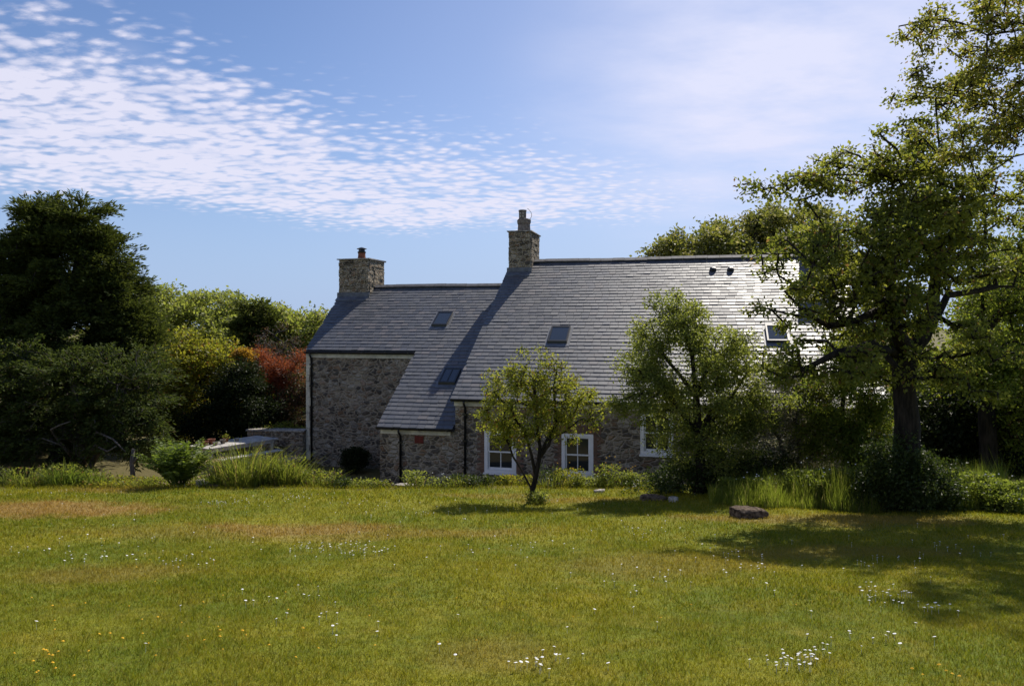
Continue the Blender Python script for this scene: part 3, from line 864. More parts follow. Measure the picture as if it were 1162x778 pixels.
# big spreading tree at the right
tree('broadleaf_tree', 'tallest broadleaf tree with thick dark forked trunk rising from the grassy bank on the right', 'tree', 14.2, 1027,
     [['base', (1027, 520), (1026, 440), (1032, 400), (1047, 382), (1058, 350, .2), (1063, 300, .2), (1068, 245, .2)],
      [(1028, 430), (1016, 370, .3), (1010, 320, .4), (1000, 270, .3)],
      [(1068, 245, .2), (1045, 222, -.3), (1020, 205, -.6), (990, 195, -.8), (950, 185, -.8)],
      [(1068, 245, .2), (1072, 215, .4), (1066, 170, .6), (1062, 120, .6)],
      [(1068, 245, .2), (1100, 228, .5), (1135, 215, .8), (1160, 190, 1.0)],
      [(1063, 300, .2), (1090, 275, .4), (1120, 262, .8)],
      [(1030, 400), (1000, 352, -.8), (970, 365, -1.2), (940, 370, -1.4), (915, 355, -1.6), (890, 330, -1.7)],
      [(1035, 420), (990, 390, -1.0), (950, 400, -1.6), (910, 420, -1.8)],
      [(1047, 382), (1075, 335, .3), (1110, 330, .6), (1150, 325, .9)]],
     [(1000, 290, 85, 60, 0, 2.0), (935, 300, 70, 45, -.8, 1.4), (905, 222, 40, 22, -.8, .6), (878, 214, 30, 12, -.8, .4), (1000, 340, 70, 60, .6, 1.0), (975, 270, 70, 45, -1.2, 1.0), (1010, 300, 60, 60, -1.4, .9), (1045, 215, 60, 35, -.6, .9), (960, 190, 55, 40, -.5, .9), (1030, 200, 65, 50, 0, 1.3), (1090, 215, 60, 50, .4, 1.3),
      (1075, 130, 70, 55, .5, 1.0), (890, 345, 42, 40, -1.6, .8), (930, 410, 65, 30, -1.5, .9), (1110, 285, 55, 34, .4, 1.3), (1010, 380, 55, 60, -.2, 1.6), (970, 345, 55, 45, -1.0, 1.0), (1140, 270, 45, 60, .8, 1.0),
      (1040, 250, 80, 40, -1.2, .9), (1085, 410, 45, 45, -.3, 1.2)],
     M['big_leaf'], M['bark'], 101, nl=380, lr=.26, per=7, lv=22, ll=.084, lw=.054, sr=.135, reach=7.2, Rb=.29, rt=.010, lo=.3, core=.6, flat=.55)
# neighbouring tree whose trunk stands out of the picture; only its boughs reach in
tree('broadleaf_tree', 'airy boughs with pale yellowish leaves reaching in at the top right corner', 'tree', 12.6, 1290,
     [['base', (1290, 400), (1275, 200), (1250, 90), (1230, -20)],
      [(1275, 200), (1200, 165, -.2), (1150, 178, -.3), (1110, 205, -.4), (1075, 212, -.5)],
      [(1262, 120), (1190, 105, .3), (1130, 120, .4), (1080, 108, .4), (1040, 95, .4)],
      [(1250, 90), (1180, 30, 0), (1120, 40, -.2), (1060, 22, -.2), (1020, 30, -.2)],
      [(1230, -20), (1150, -30, 0), (1080, -20, 0)],
      [(1275, 210), (1210, 215, .3), (1160, 250, .4)]],
     [(1050, 28, 50, 36, 0, .7), (1100, 95, 68, 26, 0, .7), (1145, 45, 50, 45, 0, .9), (1150, 120, 50, 40, 0, .8), (1090, 165, 60, 24, 0, .6), (1190, 90, 60, 110, 0, 1.2), (1120, -20, 80, 30, 0, 1), (1260, 50, 90, 130, 0, 1.8)],
     M['over_leaf'], M['bark'], 102, nl=200, lr=.22, per=7, lv=18, ll=.072, lw=.046, sr=.12, reach=8.0, Rb=.13, rt=.009, lo=.2, core=.8, flat=.5)
# rounded tree before the right part of the cottage
tree('broadleaf_tree', 'rounded leafy tree on a short trunk covering the right hand window of the cottage', 'tree', 16.6, 794,
     [['base', (795, 530), (792, 490), (790, 450), (785, 400), (770, 360)],
      [(795, 500), (830, 450, .3), (850, 420, .3)], [(792, 480), (750, 440, -.3), (725, 420, -.4)], [(790, 440), (750, 400), (738, 365)], [(790, 440), (810, 400), (815, 385)]],
     [(770, 420, 62, 62, 0, 1.2), (752, 370, 40, 36, 0, .7), (775, 360, 24, 30, 0, .5), (815, 400, 42, 30, 0, .8), (790, 470, 68, 45, 0, 1.2), (838, 440, 40, 40, 0, .8), (742, 455, 38, 40, -.3, .7), (712, 466, 24, 10, -.5, .3), (845, 475, 32, 28, 0, .6), (820, 510, 42, 34, 0, .6), (775, 505, 36, 26, 0, .6), (735, 410, 28, 34, 0, .6), (880, 455, 22, 8, -.3, .3)],
     M['mid_leaf'], M['bark'], 103, nl=310, lr=.24, per=7, lv=26, ll=.062, lw=.042, sr=.15, Rb=.11, rt=.004, lo=.35, core=.6, flat=.6)
# small multi-stemmed tree on the lawn edge
tree('sapling_tree', 'small yellow-green tree with slender leaning stems standing alone on the lawn edge', 'tree', 15.6, 606,
     [['base', (608, 540), (612, 520), (620, 500), (632, 480), (645, 462)],
      [(606, 545), (603, 515), (596, 490), (580, 465), (565, 450)], [(612, 520), (610, 490), (608, 455), (605, 430)], [(620, 500), (640, 490), (655, 478)], [(612, 520), (630, 485), (628, 440), (632, 420)],
      ['base', (602, 552), (590, 530), (578, 505)]],
     [(610, 450, 52, 30, 0, .7), (585, 462, 40, 32, 0, .6), (640, 460, 38, 32, 0, .6), (600, 432, 26, 20, 0, .4), (628, 428, 18, 18, 0, .3), (565, 488, 22, 18, 0, .4), (655, 475, 22, 16, 0, .35), (612, 480, 36, 22, 0, .6), (570, 440, 20, 14, 0, .3), (660, 450, 16, 18, 0, .3), (580, 490, 26, 16, 0, .4), (640, 492, 24, 12, 0, .4), (605, 420, 40, 14, 0, .4), (568, 424, 5, 14, 0, .1), (590, 412, 5, 12, 0, .1), (613, 408, 5, 14, .1, .1), (636, 416, 5, 12, 0, .1), (657, 432, 6, 12, 0, .1), (548, 478, 12, 6, 0, .2), (674, 468, 10, 6, 0, .2)],
     M['small_leaf'], M['bark'], 104, nl=185, lr=.12, per=8, lv=10, ll=.070, lw=.034, sr=.085, Rb=.055, rt=.0045, lo=.3, core=.6, flat=2.0, step=.25)
# trees at the right edge
tree('broadleaf_tree', 'green tree with low hanging branches right of the big trunk at the picture edge', 'tree', 18.5, 1120,
     [['base', (1120, 480), (1118, 400), (1115, 330)], [(1118, 420), (1080, 400, -.5), (1060, 410, -.6)], [(1118, 380), (1150, 330), (1165, 280)]],
     [(1145, 325, 40, 42, 0, 1.4), (1112, 408, 42, 26, -.5, 1.2), (1150, 290, 45, 45, 0, 1.3), (1140, 370, 55, 55, 0, 1.5), (1090, 430, 50, 30, -1, 1), (1130, 430, 35, 30, -1, .9), (1180, 400, 50, 90, .5, 1.5), (1170, 470, 45, 60, 0, 1.3)],
     M['right_leaf'], M['bark'], 105, nl=240, lr=.38, per=6, lv=28, ll=.085, lw=.058, sr=.22, Rb=.2, rt=.005, lo=.35, core=.6, group=None)
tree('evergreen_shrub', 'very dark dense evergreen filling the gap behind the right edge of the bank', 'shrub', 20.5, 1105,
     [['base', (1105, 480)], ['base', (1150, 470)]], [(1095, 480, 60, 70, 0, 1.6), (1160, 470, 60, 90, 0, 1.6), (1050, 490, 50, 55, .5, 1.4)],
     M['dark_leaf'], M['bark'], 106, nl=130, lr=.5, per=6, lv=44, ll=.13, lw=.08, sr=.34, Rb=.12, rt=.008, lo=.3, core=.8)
# twiggy grey shrub between the two trees
tree('twiggy_shrub', 'silvery grey twiggy shrub between the rounded tree and the big trunk', 'shrub', 17.4, 905,
     [['base', (895, 520), (875, 480), (860, 450)], ['base', (915, 510), (935, 470), (950, 440)], ['base', (905, 500), (905, 450), (905, 420)]],
     [(880, 450, 42, 40, 0, .8), (920, 455, 45, 40, 0, .8), (870, 500, 42, 34, 0, .7), (930, 505, 52, 32, 0, .8), (905, 425, 30, 20, 0, .5)],
     M['grey_leaf'], M['bark2'], 107, nl=300, lr=.24, per=9, lv=16, ll=.048, lw=.026, sr=.13, Rb=.06, rt=.004, lo=.2, core=.9, step=.2, wob=.22)
tree('broadleaf_shrub', 'bright leaved shrub against the big trunk in front of the cottage end', 'shrub', 16.6, 965,
     [['base', (962, 520), (955, 470), (960, 430)], ['base', (975, 500), (985, 450)]],
     [(960, 455, 34, 45, 0, .7), (985, 440, 26, 50, 0, .6), (945, 495, 38, 34, 0, .6), (985, 500, 34, 36, 0, .6), (930, 450, 30, 26, 0, .5), (975, 400, 30, 24, 0, .5)],
     M['right_leaf'], M['bark'], 108, nl=200, lr=.24, per=7, lv=26, ll=.065, lw=.042, sr=.15, Rb=.06, rt=.004, lo=.2, core=.8)
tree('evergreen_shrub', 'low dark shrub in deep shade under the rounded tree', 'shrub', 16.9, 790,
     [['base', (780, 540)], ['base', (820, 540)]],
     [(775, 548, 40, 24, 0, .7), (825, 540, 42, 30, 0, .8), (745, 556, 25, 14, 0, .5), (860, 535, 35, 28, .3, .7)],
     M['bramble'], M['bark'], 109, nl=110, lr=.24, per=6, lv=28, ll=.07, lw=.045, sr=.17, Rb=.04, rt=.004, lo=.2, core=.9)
tree('bramble_bush', 'ivy and bramble mound, its dark spread standing in for shade round the foot of the big trunk', 'shrub', 13.9, 1020,
     [['base', (1010, 540)], ['base', (1045, 540)]],
     [(1025, 545, 44, 34, 0, .7), (1060, 552, 30, 30, 0, .6), (1018, 520, 24, 26, 0, .5), (985, 552, 26, 22, .2, .5)],  # mound widened in dark leaves to stand in for shade under the tree
     M['bramble'], M['bark'], 110, nl=150, lr=.2, per=6, lv=26, ll=.055, lw=.042, sr=.14, Rb=.04, rt=.004, lo=.2, core=.9)

# left side
tree('conifer_tree', 'tall twin topped dark cypress towering at the left edge', 'tree', 27.0, 70,
     [['base', (72, 450), (70, 350), (55, 250)], [(72, 400), (85, 320), (92, 245)], [(72, 430), (120, 360), (140, 320)], [(72, 440), (20, 360), (0, 300)]],
     [(50, 266, 26, 36), (92, 262, 32, 34), (50, 272, 22, 30), (92, 275, 26, 30), (70, 300, 50, 45), (68, 315, 62, 52), (12, 315, 46, 52), (20, 340, 40, 50), (112, 315, 36, 50), (140, 345, 22, 40), (115, 350, 45, 45), (60, 390, 100, 75, 0, 2.6), (140, 410, 40, 75), (10, 430, 80, 90, .5, 2.6)],
     M['conifer'], M['bark'], 201, nl=760, lr=.55, per=9, lv=42, ll=.17, lw=.055, sr=.38, Rb=.35, rt=.01, lo=.7, core=.15, flat=.6, mode='conifer')
yew = tree('conifer_tree', 'spreading dark yew with drooping sprays in front of the tall cypress', 'tree', 23.6, 90,
     [['base', (90, 480), (80, 430)], [(90, 500), (140, 450)], [(90, 500), (30, 450)], ['base', (120, 500), (160, 470)]],
     [(20, 440, 55, 52, 0, 1.6), (80, 435, 60, 45, 0, 1.6), (135, 455, 45, 62, 0, 1.3), (60, 490, 75, 35, 0, 1.4), (-30, 470, 50, 60, 0, 1.4), (165, 440, 22, 50, .3, .8), (150, 500, 40, 25, -.2, .9)],
     M['yew'], M['bark2'], 202, nl=420, lr=.42, per=6, lv=40, ll=.13, lw=.045, sr=.34, Rb=.2, rt=.008, lo=.5, core=.25, flat=.45, mode='conifer')
for i, (bx, Y, bl, lab, sd_) in enumerate((
        (185, 44, [(190, 372, 55, 40), (150, 375, 50, 42), (215, 380, 50, 44)], 'sunlit pale green tree just right of the tall cypress in the background wood', 1),
        (262, 47, [(258, 370, 58, 36), (300, 375, 48, 32), (230, 365, 40, 32)], 'round crowned pale green tree at the middle of the background wood', 2),
        (330, 41, [(325, 385, 35, 30), (345, 395, 35, 32), (365, 375, 22, 22), (305, 392, 40, 36)], 'pale green tree of the background wood touching the left corner of the slate roof', 3))):
    tree('broadleaf_tree', lab, 'tree', Y, bx, [['base', (bx, 450), (bx, 400)]], [b+(0, 3.2) for b in bl]+[(bx, 420, 65, 45, 0, 3.5)],
         M['wood_leaf'], M['bark'], 210+sd_, nl=230, lr=.60, per=7, lv=22, ll=.20, lw=.14, sr=.36, Rb=.3, rt=.012, lo=.8, core=.03, flat=.7, group=None, step=.9)
tree('broadleaf_tree', 'yellow-green leafy tree beside the yew behind the garden table', 'tree', 31, 200,
     [['base', (200, 450), (200, 420)], [(200, 460), (240, 420)]],
     [(200, 410, 42, 32, 0, 1.5), (235, 425, 45, 38, 0, 1.5), (180, 450, 42, 48, 0, 1.5), (225, 455, 50, 35, 0, 1.5), (262, 412, 18, 20, -.3, .6), (190, 490, 50, 25, 0, 1.4)],
     M['hedge_leaf'], M['bark'], 221, nl=240, lr=.45, per=6, lv=22, ll=.14, lw=.095, sr=.26, Rb=.16, rt=.008, lo=.5, core=.3)
tree('evergreen_tree', 'dark narrow evergreen rising through the background wood', 'tree', 38, 290,
     [['base', (290, 440), (290, 380), (288, 350)]],
     [(289, 362, 16, 22), (278, 385, 20, 28), (300, 380, 18, 26), (285, 415, 30, 35)],
     M['conifer'], M['bark'], 222, nl=130, lr=.5, per=6, lv=34, ll=.2, lw=.07, sr=.36, Rb=.2, rt=.01, lo=.4, core=.3, mode='conifer')
tree('twiggy_tree', 'nearly bare grey twiggy tree between the dark evergreen and the red shrub', 'tree', 33.5, 318,
     [['base', (318, 450), (318, 410)], [(318, 450), (335, 410)], [(318, 450), (300, 405)]],
     [(312, 395, 26, 28, 0, .9), (330, 410, 22, 28, 0, .8), (318, 425, 28, 20, 0, .9)],
     M['redtwig'], M['bark2'], 223, nl=110, lr=.34, per=7, lv=6, ll=.07, lw=.04, sr=.16, Rb=.1, rt=.008, lo=.2, core=.9, step=.25, wob=.25)
tree('red_shrub', 'rust red shrub beside the left corner of the cottage', 'shrub', 31.5, 315,
     [['base', (315, 460), (312, 430)]],
     [(305, 420, 24, 15, 0, .8), (322, 432, 22, 15, 0, .8), (292, 408, 12, 10, 0, .4), (342, 405, 7, 9, 0, .3)],
     M['red_leaf'], M['bark'], 224, nl=90, lr=.30, per=6, lv=30, ll=.10, lw=.035, sr=.24, Rb=.06, rt=.006, lo=.4, core=.5)
tree('dark_red_shrub', 'dark reddish brown shrub below the rust red one by the cottage corner', 'shrub', 30.8, 325,
     [['base', (325, 470)]],
     [(320, 465, 34, 26, 0, .9), (338, 445, 18, 26, 0, .6), (300, 480, 28, 22, 0, .8), (335, 490, 20, 18, 0, .6)],
     M['redtwig'], M['bark'], 225, nl=110, lr=.3, per=6, lv=24, ll=.10, lw=.05, sr=.22, Rb=.06, rt=.006, lo=.4, core=.6)
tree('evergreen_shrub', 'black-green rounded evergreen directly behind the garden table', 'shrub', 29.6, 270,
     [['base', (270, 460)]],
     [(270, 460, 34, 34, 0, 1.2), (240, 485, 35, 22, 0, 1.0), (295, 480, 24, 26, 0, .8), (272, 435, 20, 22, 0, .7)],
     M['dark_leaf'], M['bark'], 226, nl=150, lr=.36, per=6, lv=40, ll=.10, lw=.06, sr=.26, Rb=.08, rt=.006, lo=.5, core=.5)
tree('orange_shrub', 'small orange-yellow leafed bough catching the sun above the dark evergreen', 'shrub', 30.4, 277,
     [['base', (276, 450), (275, 410)]], [(277, 406, 10, 10, 0, .4), (270, 398, 7, 6, 0, .3)],
     M['orange_leaf'], M['bark'], 227, nl=14, lr=.18, per=5, lv=20, ll=.10, lw=.07, sr=.14, Rb=.05, rt=.006, lo=.2, core=.9)
tree('broadleaf_shrub', 'light green low shrub between the table and the cottage corner', 'shrub', 28.9, 325,
     [['base', (325, 500)]], [(325, 494, 20, 12, 0, .6), (305, 492, 16, 10, 0, .5)],
     M['herb'], M['bark'], 228, nl=40, lr=.22, per=5, lv=26, ll=.08, lw=.05, sr=.18, Rb=.03, rt=.005, lo=.2, core=.9)
# tree behind the ridge
tree('broadleaf_tree', 'dense dark green tree showing over the main ridge behind the cottage', 'tree', 40, 840,
     [['base', (840, 400), (840, 330)]],
     [(860, 275, 60, 30, 0, 3), (800, 285, 50, 22, 0, 2.6), (770, 290, 38, 16, 0, 2.2), (900, 270, 60, 35, 0, 3), (840, 320, 110, 40, 0, 4)],
     M['ridge_leaf'], M['bark'], 231, nl=260, lr=.55, per=7, lv=26, ll=.22, lw=.13, sr=.38, Rb=.4, rt=.012, lo=.75, core=.05, step=1.0)
# backdrop tree added to close the horizon, block sun and keep the gap dark
tree('broadleaf_tree', 'backdrop tree added to darken the gap deep behind the right end of the cottage', 'tree', 30, 1120,
     [['base', (1120, 420), (1120, 350)]],
     [(1200, 350, 75, 70, 0, 3), (1040, 455, 70, 50, 0, 3), (1180, 380, 80, 110, 0, 3), (1120, 460, 110, 60, 0, 3)],
     M['right_leaf'], M['bark'], 232, nl=200, lr=.7, per=6, lv=26, ll=.2, lw=.13, sr=.4, Rb=.3, rt=.012, lo=.6, core=.2, step=.8)

# ------------------------------------------------------------------ herbs, ferns, clumps
def plant_root(name, label, cat, X, Y, group=None):
    r = empty(name, (X, Y, g1(X, Y))); tag(r, label, cat, group); return r
def fern(px, Y, h, n, seed, label, m='fern'):
    rng = np.random.default_rng(seed); X = (px-CX)/F*Y; root = plant_root('fern', label, 'fern', X, Y)
    z = g1(X, Y); Cs = []; Ds = []; Ls = []; Ws = []; stems = MB()
    for k in range(n):
        th = rng.uniform(0, 2*math.pi); el0 = R(rng.uniform(48, 89)); lf = h*rng.uniform(.62, 1.12)*(1-.12*(math.cos(el0)))
        d = np.array([math.cos(th), math.sin(th), 0]); b = np.array([X, Y, z])+d*rng.uniform(0, .16*h)
        t = np.linspace(0, 1, 18); ang = el0-R(rng.uniform(25, 60))*t**2.2
        st_ = lf/17*(d[None]*np.cos(ang)[:, None]+np.array([0, 0, 1.0])[None]*np.sin(ang)[:, None]); P = b+np.cumsum(st_, 0)
        stems.tube([tuple(q) for q in P[::3]], [.006, .005, .004, .004, .003, .002], 3, False)
        s = np.cross(d, [0, 0, 1.0])
        for i in range(3, 18):
            w_ = .15*h*math.sin(math.pi*min(1, (1.03-t[i])**.7))
            for sg in (-1, 1):
                tan = P[min(i+1, 17)]-P[i-1]
                Cs.append(P[i]); Ds.append(s*sg*1.0+unit(tan)*.45+rng.normal(size=3)*.12+np.array([0, 0, -.12])); Ls.append(max(w_, .02)*rng.uniform(.85, 1.1)); Ws.append(.045*h)
    Cs = np.array(Cs); Ds = np.array(Ds)
    V = leaf_mesh('fronds', Cs, Ds, np.array(Ls), np.array(Ws), rng)
    leaves('fronds', V, M[m], root, root.location); stems.build('stalks', M[m], root, off=root.location)
fern(204, 18.9, 1.18, 150, 301, 'big bright green fern clump on the lawn edge in front of the table')
def sword(name, label, cat, pxs, Y, h, rx, ry, n, seed, m='iris', w=.02, herb=0, flower=None, hm='herb'):
    rng = np.random.default_rng(seed); X = (pxs-CX)/F*Y; root = plant_root(name, label, cat, X, Y)
    a = rng.uniform(0, 2*math.pi, n); q = np.sqrt(rng.uniform(0, 1, n))
    bx = X+np.cos(a)*q*rx; by = Y+np.sin(a)*q*ry; B = np.stack([bx, by, gz(bx, by)-.02], 1)
    H = h*rng.uniform(.3, 1.1, n)*(1-.4*q); ld = np.stack([np.cos(a), np.sin(a)], 1)+rng.normal(size=(n, 2))*.6
    V = blade_verts(B, H, w*rng.uniform(.6, 1.3, n), H*rng.uniform(.1, .75, n), ld, rng)
    me = np_mesh('foliage', V-np.array(root.location)[None, None], 5, BF); link('foliage', me, M[m], root)
    if herb:
        C = B[rng.integers(0, n, herb)]+np.stack([rng.normal(size=herb)*.05, rng.normal(size=herb)*.05, rng.uniform(.02, h*.75, herb)], 1)
        Vl = leaf_mesh('l', C, rng.normal(size=(herb, 3))+np.array([0, 0, .3]), .07*rng.uniform(.6, 1.3, herb), .04*rng.uniform(.6, 1.2, herb), rng)
        leaves('leaves', Vl, M[hm], root, root.location)
    if flower:
        k = flower[1]; C = B[rng.integers(0, n, k)]+np.stack([rng.normal(size=k)*.04, rng.normal(size=k)*.04, rng.uniform(h*.6, h*1.05, k)], 1)
        mb = MB()
        for c in C: mb.lathe([(.002, -.01), (.018, 0), (.006, .012)], tuple(c), 6)
        mb.build('blossoms', flower[0], root, off=root.location)
    return root
sword('iris_clump', 'broad clump of arching strap leaves right of the fern', 'plant', 278, 19.0, 1.35, .85, .40, 900, 311, herb=250)
sword('iris_clump', 'darker strap leaved clump between the broad clump and the cottage wall', 'plant', 322, 19.1, 1.05, .6, .35, 600, 312, herb=500)
sword('grass_tuft', 'small tuft of grass between the fern and the strap leaved clump', 'plant', 238, 18.85, .5, .25, .25, 160, 313, m='fern', w=.014)
sword('leafy_plant', 'low spreading pale plant at the foot of the left range', 'plant', 356, 19.2, .62, .7, .35, 260, 314, herb=900)
sword('leafy_plant', 'bright green low plant on the far left lawn edge under the yew', 'plant', 72, 19.2, .80, .5, .3, 330, 315, m='fern', w=.022, herb=500)
sword('leafy_plant', 'second bright green low plant under the yew nearer the fern', 'plant', 108, 19.3, .62, .35, .25, 240, 316, m='fern', w=.022, herb=300)
sword('leafy_plant', 'dusty green low plant in shade at the left picture edge', 'plant', 28, 19.2, .7, .6, .3, 260, 317, w=.022, herb=400)
sword('grass_tuft', 'dry straw coloured tuft on bare soil left of the fern', 'plant', 135, 19.5, .30, .4, .25, 180, 318, w=.012)
sword('grass_tuft', 'thin weedy tuft just left of the fern', 'plant', 165, 19.4, .38, .3, .25, 150, 319, w=.012, herb=120)
rngw = random.Random(9)
bed = [(385, .26), (410, .30), (432, .24), (470, .30), (493, .34), (520, .46), (540, .34), (565, .30), (585, .34), (625, .40), (645, .42), (668, .38), (690, .42), (712, .44), (735, .40)]
desc = ['pale low plant below the dark round bush', 'small bushy plant at the inner corner of the low extension', 'low creeping plant left of the extension downpipe',
        'reddish tinted low plant right of the extension downpipe', 'rounded green plant under the red air brick', 'tallest bushy plant below the extension wall', 'low plant at the foot of the long downpipe',
        'scrubby plant under the left window', 'scrubby plant right under the small tree at the left window', 'leafy plant between the small tree and the right window', 'yellowish plant below the right window',
        'loose leafy plant at the right end of the window sill', 'herb clump in front of bare wall right of the windows', 'flowering herb clump near the pale edging stone', 'shaded herb clump beside the rounded tree']
for i, ((px, h), ds) in enumerate(zip(bed, desc)):
    hv = h*1.6*(.55+.75*rngw.random()); wv = .20+.26*rngw.random()
    sword('bedding_plant', ds, 'plant', px, 19.15-.0012*(px-385)+rngw.uniform(-.15, .3), hv, wv, .2+.1*rngw.random(), rngw.choice((30, 60, 150)), 330+i, herb=rngw.choice((260, 480, 700)), w=.014,
          flower=((M['yellow'], 8) if i in (10, 12, 13) else (M['petal'], 6) if i in (4, 11) else None), m=rngw.choice(('herb', 'iris', 'fern', 'bramble')), hm=rngw.choice(('herb', 'herb', 'hedge_leaf', 'mid_leaf', 'bramble')))
tree('evergreen_shrub', 'small round black-green bush tight against the left range wall', 'shrub', 26.6, 402,
     [['base', (402, 525)]], [(402, 520, 13, 12, 0, .35)], M['dark_leaf'], M['bark'], 240, nl=30, lr=.16, per=6, lv=40, ll=.07, lw=.045, sr=.12, Rb=.03, rt=.005, lo=.4, core=.9)

for i, (px, Y, h, ds) in enumerate(((340, 24.2, .55, 'ferny weeds at the outer corner of the left range'), (368, 24.6, .42, 'low weeds at the foot of the left range wall'), (425, 23.6, .4, 'low weeds in the angle of the low extension'))):
    sword('wall_weeds', ds, 'plant', px, Y, h, .55, .35, 120, 360+i, herb=500, w=.014)

sword('ivy_tuft', 'dark green tuft hugging the foot of the small lawn edge tree', 'plant', 609, 15.35, .34, .22, .14, 60, 371, herb=420, w=.012, m='bramble', hm='mid_leaf')
for i, (px, Y, h, rx, ds) in enumerate(((150, 19.7, .50, .55, 'weedy growth on bare soil between the stump and the fern'), (178, 19.6, .42, .45, 'weedy growth directly behind the fern'), (126, 19.9, .60, .6, 'straggly weeds under the yew left of the stump'),
                                        (120, 19.3, .26, .5, 'short straw coloured weeds before the stump'), (236, 19.8, .55, .5, 'weeds growing at the foot of the table'), (214, 20.2, .7, .6, 'leafy weeds between the fern and the table'),
                                        (375, 20.2, .5, .7, 'loose low weeds beyond the lawn edge before the left range'), (405, 20.0, .42, .6, 'creeping weeds beyond the lawn edge before the dark round bush'))):
    sword('weed_patch', ds, 'plant', px, Y, h, rx, .5, 170, 380+i, herb=700, w=.010, m='iris', hm='hedge_leaf' if i in (0, 3) else 'herb')

# long grass bank on the right
def long_grass():
    rng = np.random.default_rng(401); n = 46000
    px = rng.uniform(805, 1172, n); Y = rng.uniform(13.6, 16.6, n)
    X = (px-CX)/F*Y
    def edge(p): return 13.75+.75*np.clip((900-p)/95, 0, 1)+.25*np.sin(p*.05)+.12*np.sin(p*.17)
    ok = (Y > edge(px)) & ~((px > 975) & (px < 1072) & (Y < 14.3) & (rng.uniform(size=n) < .5)); X = X[ok]; Y = Y[ok]; px = px[ok]; n = len(X)
    H = rng.uniform(.35, .85, n)*(.55+.45*smooth01((px-812)/60))*np.where(px > 1140, .6, 1)*(.75+.35*np.sin(X*2.1+Y)**2)
    H *= .45+.55*smooth01((Y-edge(px))/.5)
    H *= 1+.2*smooth01((px-880)/90)
    H *= .85+.12*np.sin(X*5.1+1)*np.sin(Y*6.3)
    th = rng.uniform(0, 2*math.pi, n); ld = np.stack([np.cos(th), np.sin(th)], 1)
    V = blade_verts(np.stack([X, Y, gz(X, Y)-.02], 1), H*rng.uniform(.6, 1.1, n), rng.uniform(.005, .011, n), H*rng.uniform(.02, .35, n), ld, rng)
    me = np_mesh('long_grass', V, 5, BF); o = link('long_grass', me, M['long']); tag(o, 'tall uncut bright grass on the bank round the big tree', 'grass', kind='stuff')
long_grass()
for i, (px, Y, h, lab) in enumerate(((1118, 14.0, .75, 'leafy nettle clump at the right end of the grassy bank'), (1085, 14.3, .95, 'tall nettle clump just right of the big trunk'),
                                     (900, 15.2, .70, 'weedy clump at the middle of the grassy bank below the twiggy shrub'), (850, 15.4, .60, 'weedy clump at the left end of the grassy bank'), (948, 14.6, .75, 'weedy clump on the bank just left of the bramble mound'),
                                     (1146, 13.7, .5, 'low leafy weeds at the picture edge by the bank'), (925, 14.9, .95, 'tallest weed clump of the bank below the bright leaved shrub'), (975, 14.7, 1.0, 'weed clump crowding the left side of the big trunk'), (875, 15.0, .65, 'weed clump directly behind the dark boulder'))):
    sword('nettle_clump', lab, 'plant', px, Y, h, .6, .45, 46, 420+i, m='long', w=.008, hm='bank_leaf', herb=4200, flower=(M['petal'], 5))

# ------------------------------------------------------------------ lawn grass, daisies, dandelions
def lawn_grass():
    rng = np.random.default_rng(501); parts = []
    for (y0, y1, n, hmin, hmax, w0) in ((3.9, 6.5, 190000, .016, .042, .0032), (6.5, 10, 170000, .018, .046, .0050), (10, 15, 110000, .025, .055, .008), (15, 19.4, 60000, .03, .07, .012)):
        Y = rng.uniform(y0, y1, n); hw = .76*Y+1.5; X = rng.uniform(-1, 1, n)*hw
        cl = .5+.5*np.sin(X*7.1+2*np.sin(Y*5.3))*np.sin(Y*8.3+1.7*np.sin(X*4.1)); c2 = np.sin(X*23+3*np.sin(Y*11))*np.sin(Y*27+2*np.sin(X*17)); cl = cl+.9*np.maximum(c2-.35, 0)
        H = rng.uniform(hmin, hmax, n)*(.65+.6*cl)
        if y0 > 14:
            H *= 1+1.2*smooth01((Y-17.8)/1.2)*rng.uniform(0, 1, n)
        th = rng.uniform(0, 2*math.pi, n); ld = np.stack([np.cos(th), np.sin(th)], 1)
        V = blade_verts(np.stack([X, Y, gz(X, Y)-.004], 1), H, w0*rng.uniform(.7, 1.4, n), H*rng.uniform(.2, 1.3, n), ld, rng)
        parts.append(V)
    V = np.concatenate(parts)
    me = np_mesh('lawn_grass', V, 5, BF); o = link('lawn_grass', me, M['blade']); tag(o, 'short mown grass blades of the lawn', 'grass', kind='stuff')
lawn_grass()
def flowers(name, pts, r, matl, label, cat, dome):
    mb = MB(); rng = random.Random(5)
    for x, y in pts:
        z = g1(x, y); rr_ = r*rng.uniform(.75, 1.2); hh = rng.uniform(.045, .075); n = 7
        i = len(mb.v); tx = rng.uniform(-.35, .35); ty = rng.uniform(-.5, .1)
        mb.v.append((x, y, z+hh+dome))
        for k in range(n):
            th = 2*math.pi*k/n; mb.v.append((x+rr_*math.cos(th), y+rr_*math.sin(th), z+hh+rr_*(tx*math.cos(th)+ty*math.sin(th))))
        for k in range(n): mb.f.append((i, i+1+k, i+1+(k+1) % n))
        j = len(mb.v); mb.v += [(x-.002, y, z), (x+.002, y, z), (x, y, z+hh)]; mb.f.append((j, j+1, j+2))
    o = mb.build(name, matl); tag(o, label, cat, kind='stuff')
rng = random.Random(77); pts = []
